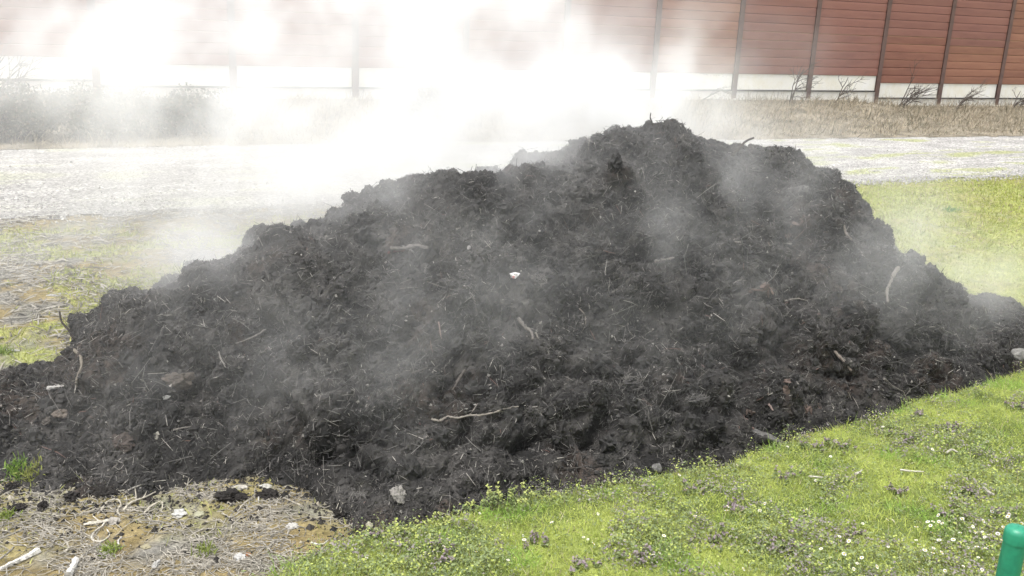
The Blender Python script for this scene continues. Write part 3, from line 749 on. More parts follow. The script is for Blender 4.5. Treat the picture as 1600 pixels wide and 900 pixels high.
def tone(c, k=0.47):
    """darkened versions of the given colours, pale ones scaled down the most"""
    c = np.asarray(c, float); return c * np.where(c.max() > 0.3, k, 0.72)
def rock(name, label, cat, x, y, rx, ry, color_in, sub=3, rough=0.3, freq=1.2, flat=0.7, mat='stone', seed=None, group=None, sink=0.35, tint=0.2, **k):
    color = tone(color_in); p, n = at(x, y, **k); s = dist_of(p) / FPX; seed = rng.integers(1, 900) if seed is None else seed
    v, f = lump(float(seed), sub, (1, 1, 1), rough, freq)
    # the lump's long axis lies across the view, its short one stands on the surface
    zax = np.array(n); xax = np.array(RT) - zax * np.dot(np.array(RT), zax); xax = unit(xax); yax = np.cross(zax, xax)
    v = v[:, :1] * xax * rx * s + v[:, 1:2] * yax * (ry * 1.25) * s + v[:, 2:3] * zax * ry * s * flat
    cc = np.asarray(color)[None] * (1 + tint * rng.normal(size=(len(v), 1)))
    o = add(name, make_mesh(name, v, f, np.clip(cc, 0.004, 0.95)), M[mat], None, np.array(p) + zax * ry * s * flat * (1 - 2 * sink) * 0.6, label=label, category=cat)
    if group: o['group'] = group
    return o
BR = (0.13, 0.11, 0.09); PALE = (0.36, 0.33, 0.29); GREY = (0.17, 0.155, 0.14); DARK = (0.05, 0.042, 0.036)
stick('forked_twig', 'pale forked twig lying across the lower middle of the heap', 'twig',
      [(674, 655), (687, 658), (700, 652), (714, 653), (732, 648), (750, 648), (772, 644), (783, 639), (810, 635)], 1.9, (0.40, 0.36, 0.31),
      [([(732, 648), (739, 640), (747, 631)], 1.2), ([(772, 644), (780, 643), (790, 643)], 1.1)], 0.55)
stick('stick', 'pale curved stick standing on the right shoulder of the heap', 'stick', [(1403, 420), (1393, 435), (1387, 455), (1386, 474)], 3.0, (0.20, 0.18, 0.16))
stick('stick', 'short brown stick on the lower right of the heap', 'stick', [(1304, 549), (1316, 562), (1330, 577)], 2.4, (0.24, 0.20, 0.17))
stick('stick', 'thin straight stick near the right foot of the heap', 'stick', [(1381, 592), (1394, 603), (1408, 612)], 1.8, GREY)
stick('stick', 'stubby pale stick just below the summit', 'stick', [(1024, 410), (1038, 406), (1054, 401)], 2.8, (0.19, 0.17, 0.15))
stick('stick', 'grey rotten stick slanting down in the centre of the heap', 'stick', [(811, 498), (820, 510), (829, 522), (835, 532)], 3.0, (0.15, 0.135, 0.12))
stick('stick', 'dark straight stick above the pale forked twig', 'stick', [(726, 578), (716, 594), (707, 610)], 2.4, (0.10, 0.088, 0.078))
stick('curved_twig', 'thin curved twig right of the heap centre', 'twig', [(905, 482), (913, 492), (915, 506), (909, 520), (908, 530)], 1.1, (0.16, 0.14, 0.12))
stick('curved_twig', 'bent grey twig rising from the low left end of the heap', 'twig', [(118, 546), (127, 560), (128, 575), (122, 592), (120, 604)], 2.4, (0.17, 0.15, 0.12))
stick('stick', 'long thin dark twig in the upper middle of the heap', 'stick', [(640, 430), (690, 448), (735, 462), (745, 490), (755, 505)], 0.9, (0.11, 0.10, 0.09))
stick('stick', 'dark buried stick above the grass edge at the heap foot', 'stick', [(880, 733), (905, 731), (948, 727)], 2.2, (0.045, 0.04, 0.035))
stick('stick', 'small white stick on the lower left of the heap', 'stick', [(76, 609), (90, 607), (104, 606)], 3.0, (0.55, 0.53, 0.5))
stick('stick', 'pale splinter beside the grey rotten stick', 'stick', [(836, 521), (841, 530)], 1.6, (0.22, 0.2, 0.17))
stick('stick', 'reddish tipped thin stick left of the heap centre', 'stick', [(685, 503), (688, 518), (690, 530)], 1.5, (0.20, 0.15, 0.13))
stick('stick', 'thin pale splinter upper right of the brown bark flakes', 'stick', [(1225, 470), (1245, 466), (1262, 470)], 1.2, (0.19, 0.17, 0.15))
stick('stick', 'twin tipped pale stick on the right flank under the shoulder', 'stick', [(1318, 352), (1322, 366), (1330, 376)], 2.0, (0.17, 0.15, 0.13))
stick('stick', 'thin grey stick across the left part of the heap', 'stick', [(415, 515), (400, 524), (385, 532), (368, 536)], 1.4, (0.17, 0.155, 0.14))
stick('stick', 'thin twig lying level low on the left of the heap', 'stick', [(270, 672), (285, 669), (302, 667)], 1.2, (0.20, 0.18, 0.16))
stick('stick', 'short pale stick low at the left foot of the heap', 'stick', [(168, 736), (176, 731), (183, 726)], 1.4, (0.22, 0.2, 0.18))
stick('stick', 'dark slanting stick left of the pale forked twig', 'stick', [(630, 592), (645, 583), (668, 575)], 1.6, (0.08, 0.07, 0.062))
def upright(name, label, base, tip, rad, color, bend=0.12, fork=False):
    """a twig rooted in the crest and standing free of it"""
    p, n = at(*base, which=('heap',)); s = dist_of(p) / FPX; g = Geo()
    d = np.array(RT) * (tip[0] - base[0]) * s + np.array(UP) * (base[1] - tip[1]) * s
    side = np.cross(d, np.array(fw)); pts = smooth_path([-d * 0.3, d * 0.3 + side * bend * 0.5, d * 0.65 + side * bend, d], 4)
    g.tube(pts, np.linspace(rad * s, rad * s * 0.6, len(pts)), 7, color, True, 0.1)
    if fork: g.tube(smooth_path([d * 0.6 + side * bend, d * 0.8 + side * 0.45], 3), np.linspace(rad * s * 0.6, rad * s * 0.3, 4), 6, color, True, 0.1)
    add(name, g.mesh(name), M['wood'], None, p, label=label, category='stick')
upright('stick', 'dark stick poking out of the crest right of the summit', (1148, 240), (1177, 216), 2.4, (0.05, 0.043, 0.038), 0.1)
upright('twig', 'tiny twig standing up on the summit of the heap', (1021, 196), (1017, 177), 1.3, (0.03, 0.026, 0.022))
upright('twig', 'dark twig sticking up at the left crest of the heap', (116, 525), (95, 490), 2.0, (0.045, 0.038, 0.032))
# flat strip of bark with a red underside
bk, nn_ = at(640, 388); bt = thing('bark_strip', 'flat pale bark strip with a reddish edge on the upper heap', 'bark', bk)
for pxs, rad, c_, nm in (([(612, 389), (630, 386), (650, 386), (670, 387)], 3.2, (0.11, 0.10, 0.092), 'bark'), ([(606, 394), (620, 392), (632, 392)], 2.0, (0.11, 0.045, 0.04), 'red_edge'), ([(628, 384), (640, 391), (646, 395)], 1.6, (0.15, 0.14, 0.13), 'splinter')):
    pts, r = on_path(pxs, rad); g = Geo(); sp = smooth_path(bridge(pts), 4); g.tube(sp - np.array(bk), np.full(len(sp), r), 6, c_, True, 0.2); add(nm, g.mesh(nm), M['wood'], bt)
# crumpled and lumpy pieces
wad, nn_ = at(803, 432); wt = thing('paper_scrap', 'small crumpled white scrap with a pink spot in the middle of the heap', 'paper scrap', wad)
s_ = dist_of(wad) / FPX
v, f = lump(31.0, 3, (6.5 * s_, 4.5 * s_, 4.5 * s_), 0.75, 1.8); add('wad', make_mesh('wad', v + np.array(nn_) * 3 * s_, f, np.tile([[0.55, 0.54, 0.53]], (len(v), 1))), M['stone'], wt)
v, f = lump(32.0, 2, (2.6 * s_, 2.2 * s_, 2.6 * s_), 0.4, 1.4); q_ = np.array(CAMPOS - wad); q_ /= np.linalg.norm(q_)
add('pink_spot', make_mesh('pink_spot', v + np.array(nn_) * 2 * s_ + q_ * 4.2 * s_ - np.array(UP) * 1.8 * s_, f, np.tile([[0.4, 0.18, 0.18]], (len(v), 1))), M['stone'], wt)
rock('white_lump', 'small round white lump above the white and pink scrap', 'lump', 733, 387, 3.5, 3.2, (0.5, 0.48, 0.46), 2)
rock('pale_lump', 'crumpled pale grey lump low on the heap near the grass', 'lump', 622, 773, 11, 10, (0.36, 0.34, 0.31), 4, 0.5, 1.5, 0.6)
rock('white_chip', 'small white chip left of the pale forked twig', 'chip', 615, 655, 6, 1.8, (0.7, 0.7, 0.68), 2)
rock('brown_clod', 'knobbly light brown clod on the left of the heap', 'clod', 277, 597, 24, 12, (0.095, 0.08, 0.068), 5, 0.38, 1.3, 0.7, 'stone', 41)
rock('brown_clod', 'brown stone-like clod low at the left end of the heap', 'clod', 97, 648, 10, 6, (0.15, 0.125, 0.105), 4, 0.5, 1.6)
rock('brown_clod', 'flat grey brown clod left of the brown stone-like clod', 'clod', 72, 660, 13, 5, (0.09, 0.08, 0.07), 4, 0.5, 1.6)
rock('reddish_clod', 'dull reddish clod on the lower left slope of the heap', 'clod', 190, 692, 16, 12, (0.06, 0.048, 0.042), 5, 0.4, 1.4)
rock('pale_chip', 'pale chip beside the dull reddish clod', 'chip', 243, 681, 6, 4, (0.42, 0.40, 0.34), 3, 0.6)
rock('pale_chip', 'small white chip above the dull reddish clod', 'chip', 260, 621, 5, 3, (0.5, 0.5, 0.47), 2, 0.5)
for k_, (x, y, rx, ry, lab) in enumerate([(1250, 348, 13, 9, 'cluster of brown bark flakes on the upper right of the heap'), (1232, 368, 9, 5, 'smaller bark flakes just under the upper cluster on the right'),
        (1185, 452, 22, 10, 'broad reddish brown patch of bark on the right side of the heap'), (1228, 606, 13, 12, 'dry brown bark clump at the lower right of the heap'), (1265, 640, 18, 8, 'torn reddish bark by the grass at the right foot of the heap'),
        (1172, 645, 9, 7, 'reddish bark piece right of the grey crumpled husk')]):
    p0, n0 = at(x, y); t_ = thing('bark_clump', lab, 'bark', p0, 'clumps of bark on the heap'); s_ = dist_of(p0) / FPX
    for q in range(7):
        qx, qy = x + rng.normal() * rx * 0.5, y + rng.normal() * ry * 0.5; p1, n1 = at(qx, qy); zax = np.array(n1); d = rand_dirs(1, zax[None])[0]; e = np.cross(zax, d)
        L, W, T = s_ * rx * rng.uniform(0.28, 0.55), s_ * ry * rng.uniform(0.15, 0.35), 0.006
        v, f = lump(float(rng.integers(1, 500)), 2, (1, 1, 1), 0.35, 1.5); d = unit(d + zax * rng.normal() * 0.3)
        v = v[:, :1] * d * L + v[:, 1:2] * e * W + v[:, 2:3] * zax * T
        c_ = lerp((0.05, 0.037, 0.031), (0.105, 0.076, 0.065), np.full(len(v), rng.random()))
        add('flake', make_mesh('flake', v + np.array(p1 - p0) + zax * 0.008, f, c_), M['wood'], t_)
for x, y, rx, ry, lab in [(990, 598, 16, 12, 'grey crumpled husk right of the heap centre'), (1088, 625, 20, 9, 'wide grey matted husk at the lower right of the heap'), (835, 640, 14, 10, 'ragged grey husk at the right end of the pale forked twig'),
                          (845, 440, 13, 10, 'dusty grey matted patch right of the white and pink scrap'), (560, 775, 14, 5, 'grey fibrous husk left of the crumpled pale lump')]:
    p0, n0 = at(x, y); t_ = thing('husk', lab, 'husk', p0, 'grey husks on the heap'); s_ = dist_of(p0) / FPX
    v, f = lump(float(rng.integers(1, 500)), 4, (rx * s_ * 0.8, ry * s_ * 0.8, ry * s_ * 0.55), 0.7, 2.2); add('core', make_mesh('core', v, f, lerp((0.025, 0.024, 0.023), (0.055, 0.052, 0.05), rng.random(len(v)))), M['compost'], t_)
    k = 70; ang = rng.random(k) * 6.28; rr = np.sqrt(rng.random(k)); pts = np.array([at(x + rx * a_ * math.cos(b_), y + ry * a_ * math.sin(b_))[0][:] for a_, b_ in zip(rr, ang)])
    v_, f_, c_ = prisms(pts + np.array(n0) * 0.02 - np.array(p0), np.tile(np.array(n0), (k, 1)), 0.04 + 0.05 * rng.random(k), np.full(k, 0.005), 0.4, lerp((0.06, 0.057, 0.053), (0.16, 0.152, 0.142), rng.random(k)))
    add('fibres', make_mesh('fibres', v_, f_, c_), M['debris'], t_, kind='stuff')
stick('pink_sliver', 'pinkish sliver of wood low on the right of the heap', 'sliver', [(1167, 656), (1176, 671)], 2.2, (0.19, 0.135, 0.12))
stick('pink_sliver', 'white and red sliver above the lower pinkish one', 'sliver', [(1201, 630), (1208, 642)], 1.8, (0.26, 0.20, 0.18))
rock('grey_slab', 'long flat grey slab at the grass edge under the bark', 'slab', 1198, 683, 27, 7, (0.13, 0.125, 0.12), 4, 0.3, 1.2, 0.6)
rock('edge_stone', 'rounded grey stone at the grass edge below the heap', 'stone', 1026, 731, 11, 6, (0.17, 0.165, 0.16), 3)
rock('edge_stone', 'pale stone at the far right tip of the heap', 'stone', 1592, 553, 11, 7, (0.36, 0.35, 0.33), 3)
rock('edge_stone', 'yellowish stone half hidden by the grass left of the weeds', 'stone', 589, 829, 7, 4, (0.45, 0.43, 0.28), 3)
rock('edge_stone', 'cream stone at the left tip of the grassy bank', 'stone', 577, 822, 5, 5, (0.5, 0.47, 0.36), 3)
# clods that rolled off the heap on to the bare earth
for x, y, rx, ry, lab in [(361, 780, 19, 11, 'biggest black clod lying on the bare earth'), (420, 776, 15, 9, 'black clod beside the white root wad'), (18, 762, 8, 6, 'black clod by the green tuft at the left edge'), (30, 797, 9, 7, 'round black clod alone on the earth at the left edge'),
                          (67, 793, 6, 7, 'small pointed dark clod right of the round one'), (112, 779, 9, 8, 'black clod at the rim of the heap above the roots'), (165, 772, 15, 8, 'wide black clod above the looped root'), (533, 806, 12, 9, 'dark clod at the corner of heap and grass')]:
    rock('black_clod', lab, 'clod', x, y, rx, ry, (0.022, 0.019, 0.017), 4, 0.5, 1.8, 0.9, 'compost', group='clods on the bare earth', sink=0.2)
# pale stones and flakes on the bare earth
for nm, x, y, rx, ry, c_, lab in [('white_flake', 280, 804, 10, 8, (0.75, 0.74, 0.70), 'large white flake on the bare earth right of the roots'), ('stone', 311, 805, 7, 6, (0.58, 0.57, 0.40), 'round yellowish stone right of the large white flake'),
        ('stone', 457, 823, 9, 6, (0.72, 0.70, 0.65), 'white knobbly stone on the bare ochre earth'), ('stone', 374, 872, 8, 7, (0.72, 0.71, 0.68), 'white stone with an orange bit beside it'), ('orange_bit', 387, 867, 4, 4, (0.45, 0.16, 0.05), 'orange bit beside the white stone'),
        ('stone', 228, 855, 7, 5, (0.55, 0.50, 0.33), 'yellow stone among the grey root litter'), ('stone', 97, 832, 5, 4, (0.52, 0.46, 0.30), 'small yellowish stone left of the looped root'), ('stone', 305, 870, 5, 4, (0.5, 0.47, 0.34), 'small dull stone at the bottom beside a green patch'),
        ('white_flake', 244, 884, 4, 8, (0.62, 0.61, 0.58), 'narrow white flake near the bottom edge'), ('stone', 332, 758, 4, 3, (0.7, 0.69, 0.64), 'small white stone above the white root wad'), ('stone', 294, 877, 4, 3, (0.7, 0.68, 0.6), 'tiny white stone near the bottom edge'),
        ('root_wad', 416, 761, 9, 6, (0.70, 0.68, 0.62), 'white root wad at the rim of the heap'), ('root_wad', 376, 762, 11, 5, (0.62, 0.59, 0.52), 'pale knotted root at the rim of the heap'), ('root_wad', 178, 815, 8, 7, (0.58, 0.54, 0.48), 'pale knot at the middle of the looped root')]:
    rock(nm, lab, 'root' if nm == 'root_wad' else ('stone' if nm == 'stone' else 'flake'), x, y, rx, ry, c_, 3, 0.4, 1.5, 0.55, sink=0.25, tint=0.06)
RC = (0.50, 0.46, 0.38); RG = (0.36, 0.34, 0.30)
stick('dry_root', 'thick pale dry root with a closed loop on the bare earth', 'root', [(131, 822), (143, 820), (156, 818), (171, 815)], 3.4, (0.60, 0.56, 0.48),
      [([(164, 821), (147, 833), (144, 844), (158, 847), (171, 838), (167, 828)], 2.2), ([(156, 817), (151, 812), (145, 807)], 1.6)], 1.0)
stick('dry_root', 'pale arched dry root above the looped one', 'root', [(153, 804), (158, 798), (169, 784), (184, 782), (189, 791), (184, 798), (188, 809)], 2.0, RC, [([(188, 793), (175, 796), (169, 793), (147, 797), (131, 804)], 1.6)])
stick('dry_root', 'antler shaped pale dry root with several tines', 'root', [(193, 800), (202, 789), (213, 783), (229, 777), (242, 770)], 2.4, RC, [([(200, 791), (198, 782), (197, 769)], 1.6), ([(212, 783), (213, 775), (211, 764)], 1.6), ([(222, 780), (226, 775), (229, 769)], 1.3), ([(205, 800), (215, 795), (232, 794)], 1.4)])
stick('dry_root', 'crooked thin root right of the antler shaped one', 'root', [(222, 806), (235, 793), (251, 784), (254, 792), (252, 800)], 1.8, RC)
stick('dry_root', 'thin straight root at the rim of the heap above the white flake', 'root', [(258, 772), (270, 769), (285, 765)], 1.3, RG)
stick('dry_root', 'thin root along the rim of the heap above the antler shaped one', 'root', [(200, 767), (215, 760), (231, 755), (258, 750)], 1.5, RG)
stick('dry_root', 'hook shaped pale root near the bottom left', 'root', [(92, 867), (104, 862), (107, 853), (98, 843)], 2.0, RC)
stick('dry_root', 'long grey root running down from the looped one', 'root', [(158, 848), (142, 860), (124, 873)], 1.8, RG)
stick('dry_root', 'long grey forked root at the left edge', 'root', [(0, 842), (27, 832), (53, 820)], 1.8, RG, [([(2, 836), (13, 831), (22, 820)], 1.3)])
stick('dry_root', 'grey root in the bottom left corner above the split wood', 'root', [(0, 874), (13, 864), (22, 855)], 1.8, RG)
stick('dry_root', 'pale root running into the knotted one at the heap rim', 'root', [(322, 781), (340, 772), (358, 766), (376, 760), (393, 760)], 2.0, RC)
stick('dry_root', 'forked thin root right of the biggest black clod', 'root', [(371, 800), (382, 787), (398, 778)], 1.4, RC, [([(383, 787), (386, 782), (387, 778)], 1.0)])
stick('dry_root', 'straight pale root on the earth near the dark corner of the heap', 'root', [(437, 775), (455, 784), (475, 792)], 1.7, RC)
stick('dry_root', 'short upright white root under the black clod', 'root', [(404, 774), (404, 787)], 2.0, (0.66, 0.64, 0.6))
stick('dry_root', 'short pale root below the upright white one', 'root', [(404, 798), (402, 809), (401, 818)], 1.4, RC)
stick('dry_root', 'small curved white root left of the yellow stone', 'root', [(186, 853), (185, 846), (190, 840)], 2.0, (0.6, 0.58, 0.54))
stick('split_wood', 'long white split piece of wood in the bottom left corner', 'wood', [(0, 891), (27, 879), (44, 871), (59, 862)], 2.4, (0.72, 0.70, 0.65), taper=2.4)
stick('split_wood', 'short white split wood at the bottom edge', 'wood', [(120, 877), (115, 887), (108, 902)], 4.2, (0.72, 0.70, 0.66), taper=1.2)
stick('white_root', 'white bent root at the tip of the grass on the bare earth', 'root', [(486, 849), (498, 852), (507, 850), (513, 845)], 2.2, (0.66, 0.64, 0.58))
# grey tangle of fine rootlets on the bare earth
g = Geo(); cnt = 0
while cnt < 2500:
    x, y = rng.uniform(-40, 560), rng.uniform(740, 930)
    if pnoise(np.array([[x / 90, y / 45, 3.0]]))[0] + 0.2 * rng.normal() < 0.02: continue
    p, n = at(x, y)
    if p.z > 0.16 or p.y > 8.0: continue
    if float(bank_edge(np.array([p.x]))[0]) > p.y: continue
    a = rng.random() * 6.28 ; L = rng.gamma(2.5, 0.045) + 0.03; pts = [np.array(p)]
    for q in range(4):
        a += rng.normal() * 0.55; nx = pts[-1] + np.array([math.cos(a), math.sin(a), 0]) * L / 4; nx[2] = float(ground_z(nx[:1], nx[1:2])[0]) + rng.uniform(0.002, 0.018); pts.append(nx)
    tn0 = rng.random(); g.tube(np.array(pts), np.linspace(1, 0.5, 5) * rng.uniform(0.0018, 0.0048), 4, np.array((0.14, 0.13, 0.11)) * (1 - tn0) + np.array((0.36, 0.335, 0.285)) * tn0, False); cnt += 1
add('root_litter', g.mesh('root_litter'), M['wood'], kind='stuff', label='grey tangle of fine dry rootlets on the bare earth', category='rootlets')
# crumbs of compost and small stones strewn on the bare earth
k = 4200; u = rng.uniform(-2, 2.2, k * 4); v = np.interp(u, *VF) + 0.12 - rng.gamma(1.1, 0.32, k * 4); ok_ = (v > bank_edge(u)) ; u, v = u[ok_][:k], v[ok_][:k]; k = len(u)
sz = 0.003 + rng.gamma(1.5, 0.0042, k); vv = octv[None] * (sz[:, None, None] * (0.6 + 0.8 * rng.random((k, 6, 1)))); vv = vv + uv3(u, v, ground_z(u, v) + 0.004)[:, None, :]
cc = lerp((0.012, 0.011, 0.01), (0.04, 0.035, 0.03), rng.random(k)); q = rng.random(k) > 0.86; cc[q] = lerp((0.13, 0.115, 0.08), (0.34, 0.31, 0.25), rng.random(q.sum()))
add('earth_crumbs', make_mesh('earth_crumbs', vv.reshape(-1, 3), (octf[None] + (np.arange(k) * 6)[:, None, None]).reshape(-1, 3), np.repeat(cc, 6, axis=0)), M['debris'], kind='stuff', label='crumbs of compost and grit strewn on the bare earth', category='crumbs')
# pale scraps on the field to the left
for x, y, rx, ry, lab in [(84, 462, 9, 3, 'white scrap on the field left of the heap'), (98, 459, 6, 3, 'smaller white scrap right of the first one on the field'), (18, 548, 11, 3, 'white strip by a leaf at the left edge of the field'), (204, 374, 8, 3, 'pale scrap on the mossy patch of the field'),
                          (262, 341, 8, 3, 'pale scrap near the gravel on the left'), (355, 372, 9, 2, 'pale stalk scrap by the grey stubble on the field'), (1490, 385, 5, 2, 'pale scrap on the green field right of the heap')]:
    rock('pale_scrap', lab, 'scrap', x, y, rx, ry, (0.5, 0.49, 0.46), 3, 0.5, 1.8, 0.4, group='pale scraps on the field', which=('ground',))

# green tufts
def tuft(label, x, y, r, h, n_, c0, c1, **k):
    p, n = at(x, y, **k); s = dist_of(p) / FPX; q = rng.normal(size=(n_, 3)) * r * s * 0.5; q[:, 2] = 0
    for i in range(n_): q[i, 2] = drop(p.x + q[i, 0], p.y + q[i, 1])[0].z - p.z
    v_, f4, f3, c_ = blades(q, np.tile([[0, 0, 1.0]], (n_, 1)), (0.4 + 0.8 * rng.random(n_)) * h, 0.006 + 0.006 * rng.random(n_), lerp(c0, c1, rng.random(n_)), 0.5, 3, 0.5)
    add('grass_tuft', make_mesh('grass_tuft', v_, f4 + [f3], c_), M['leaf'], None, p, label=label, category='grass tuft')
tuft('bright green tuft at the left foot of the heap', 26, 738, 14, 0.075, 170, (0.10, 0.20, 0.03), (0.22, 0.32, 0.06))
tuft('yellowish green tuft right of the bright one at the left foot of the heap', 48, 738, 16, 0.06, 120, (0.18, 0.2, 0.05), (0.30, 0.32, 0.10))
tuft('fresh green tuft on the field right of the heap', 1486, 330, 11, 0.14, 120, (0.08, 0.20, 0.05), (0.16, 0.30, 0.09), which=('ground',))
tuft('low green tuft on the bare earth near the yellow stone', 170, 862, 14, 0.06, 120, (0.16, 0.22, 0.04), (0.26, 0.32, 0.08))
tuft('low green tuft on the bare earth left of the white stone', 320, 862, 16, 0.06, 120, (0.14, 0.18, 0.04), (0.24, 0.28, 0.08))
tuft('green tuft at the left edge of the bare earth', 8, 808, 12, 0.06, 100, (0.16, 0.22, 0.04), (0.26, 0.32, 0.08))
tuft('small leafy tuft by the white strip at the left edge', 5, 552, 12, 0.10, 90, (0.14, 0.22, 0.05), (0.30, 0.36, 0.12), which=('ground',))

# leafy weeds standing up out of the bank
ORD = 'first second third fourth fifth sixth seventh eighth ninth tenth eleventh twelfth thirteenth fourteenth fifteenth sixteenth seventeenth eighteenth nineteenth twentieth'.split()
def weed(label, x, y, h, spread, tint, group, stems=7):
    p, n = at(x, y, which=('bank',)); t_ = thing('leafy_weed', label, 'weed', p, group); gs = Geo(); Lp = []; Ln = []; Lt = []
    for s in range(stems):
        d = unit(np.array([rng.normal() * 0.45, rng.normal() * 0.45, 1.0])); a = np.array([rng.normal() * spread * 0.4, rng.normal() * spread * 0.4, -0.02]); hh = h * rng.uniform(0.55, 1.05)
        pts = smooth_path([a, a + d * hh * 0.5 + rng.normal(size=3) * 0.01, a + d * hh + np.array([0, 0, 0.01])], 3); gs.tube(pts, np.linspace(0.0028, 0.0016, len(pts)), 4, (0.14, 0.12, 0.07), True)
        for q in range(24):
            t1 = rng.uniform(0.25, 1.0) ** 0.8; i = t1 * (len(pts) - 1); c_ = pts[int(i)] * (1 - i % 1) + pts[min(int(i) + 1, len(pts) - 1)] * (i % 1)
            Lp.append(c_); Ln.append(unit(np.array([rng.normal() * 0.5, rng.normal() * 0.5, 1.0]))); Lt.append(t1)
    add('stems', gs.mesh('stems'), M['leaf'], t_, kind='stuff')
    Lp, Ln, Lt = np.array(Lp), np.array(Ln), np.array(Lt); k = len(Lp); c_ = lerp((0.16, 0.21, 0.095), (0.30, 0.355, 0.15), rng.random(k)); topm = (Lt > 0.78)
    c_[topm] = lerp(*tint, rng.random(topm.sum()))
    v_, f_, cc = leaves(Lp, Ln, 0.016 + 0.018 * rng.random(k) * (1.15 - 0.5 * Lt), c_, 0.35, 0.75)
    add('leaves', make_mesh('leaves', v_, f_, cc), M['leaf'], t_, kind='stuff')
LIME = ((0.32, 0.37, 0.12), (0.5, 0.53, 0.2)); PURP = ((0.23, 0.19, 0.20), (0.34, 0.28, 0.30))
weed('tallest pale tipped weed standing up against the heap at the bank edge', 775, 800, 0.24, 0.10, LIME, 'weeds at the bank edge', 9)
weed('bushy weed right of the tallest one at the bank edge', 812, 790, 0.16, 0.12, LIME, 'weeds at the bank edge', 9)
weed('tall greyish weed left of the tallest one at the bank edge', 738, 806, 0.19, 0.10, LIME, 'weeds at the bank edge', 8)
weed('low bushy weed at the bank edge below the dark heap corner', 688, 823, 0.13, 0.11, LIME, 'weeds at the bank edge', 8)
for k_, (x, y) in enumerate([(585, 840), (620, 838), (650, 834), (960, 757), (1100, 728), (1140, 717), (1190, 700), (1290, 668), (1380, 632), (1440, 617), (1530, 592), (1590, 575)]):
    weed(ORD[k_] + ' small weed from the left along the line where grass meets heap', x, y, 0.08 + 0.04 * rng.random(), 0.08, LIME if rng.random() < 0.6 else PURP, 'small weeds along the bank edge', 6)
for k_, (x, y) in enumerate(sorted([(1440, 652), (1412, 690), (1482, 672), (1230, 742), (1272, 700), (1335, 835), (1480, 805), (1522, 775), (1225, 862), (1082, 770), (1005, 872), (905, 890), (842, 852), (1560, 800), (1150, 800), (1390, 770), (1310, 700), (690, 870), (1590, 640), (1110, 850)])):
    weed(ORD[k_] + ' low purplish dead-nettle from the left in the short bank grass', x, y, 0.07 + 0.04 * rng.random(), 0.14, PURP, 'dead-nettles on the bank', 9)
# daisies
def daisy_mesh(seed, h):
    g = Geo(); n_ = 11; a = np.arange(n_) / n_ * 2 * PI; r0, r1 = 0.0035, 0.0105
    for q in a:
        d = np.array([math.cos(q), math.sin(q), 0]); s = np.array([-d[1], d[0], 0]); z = np.array([0, 0, h])
        g.put([d * r0 * 0.8 + z, d * r1 * 0.75 + s * 0.0022 + z + (0, 0, 0.0012), d * r1 + z + (0, 0, 0.0004), d * r1 * 0.75 - s * 0.0022 + z + (0, 0, 0.0012)], None, [(0, 1, 2, 3)], (0.82, 0.81, 0.80))
    v, f = ico(1); g.put(v * np.array([0.0038, 0.0038, 0.0022]) + (0, 0, h + 0.0012), f, None, (0.62, 0.45, 0.05))
    g.tube([(0.004, 0, -0.03), (0.002, 0, h * 0.5), (0, 0, h - 0.001)], [0.0011, 0.001, 0.0009], 4, (0.14, 0.2, 0.05), False)
    me = g.mesh('daisy'); me.materials.append(M['leaf']); return me
dm_ = [daisy_mesh(k, h) for k, h in enumerate((0.05, 0.065, 0.08))]
spots = [(rng.uniform(1290, 1600), 795 + 105 * rng.random() ** 0.7) for _ in range(85)] + [(rng.uniform(560, 1300), rng.uniform(800, 900)) for _ in range(38)] + [(rng.uniform(1000, 1600), rng.uniform(640, 800)) for _ in range(24)]
for k, (x, y) in enumerate(spots):
    p, n = at(x, y, which=('bank',))
    if float(bank_edge(np.array([p.x]))[0]) - p.y < 0.05: continue
    o = add('daisy', dm_[k % 3], None, None, p, label='small white daisy in the short grass of the bank', category='daisy', group='daisies on the bank')
    o.rotation_euler = (rng.normal() * 0.35 + 0.3, rng.normal() * 0.35, rng.random() * 6.28); s = rng.uniform(0.95, 1.6); o.scale = (s, s, s)
# dry bits lying on the bank
BANKONLY = ('bank',)
for pxs, rad, lab in [([(1405, 741), (1422, 743), (1442, 744)], 1.6, 'dry pale stalk on the bank grass'), ([(1335, 748), (1342, 745), (1346, 741)], 1.8, 'white curled stalk on the bank left of the dry pale stalk'), ([(1263, 751), (1274, 752), (1285, 753)], 1.6, 'short white stalk on the bank left of the curled one'),
                      ([(1478, 714), (1486, 709), (1495, 713)], 1.6, 'bent brownish stalk on the upper right of the bank'), ([(1536, 770), (1544, 777), (1552, 781)], 2.2, 'bluish white strip on the bank near the right edge')]:
    pts, r = on_path(pxs, rad, 1.0, which=BANKONLY); pts[:, 2] += 0.03; g = Geo(); sp = smooth_path(pts, 4); g.tube(sp - pts[0], np.linspace(r, r * 0.6, len(sp)), 6, (0.38, 0.36, 0.31), True, 0.1)
    add('dry_stalk', g.mesh('dry_stalk'), M['wood'], None, pts[0], label=lab, category='stalk')

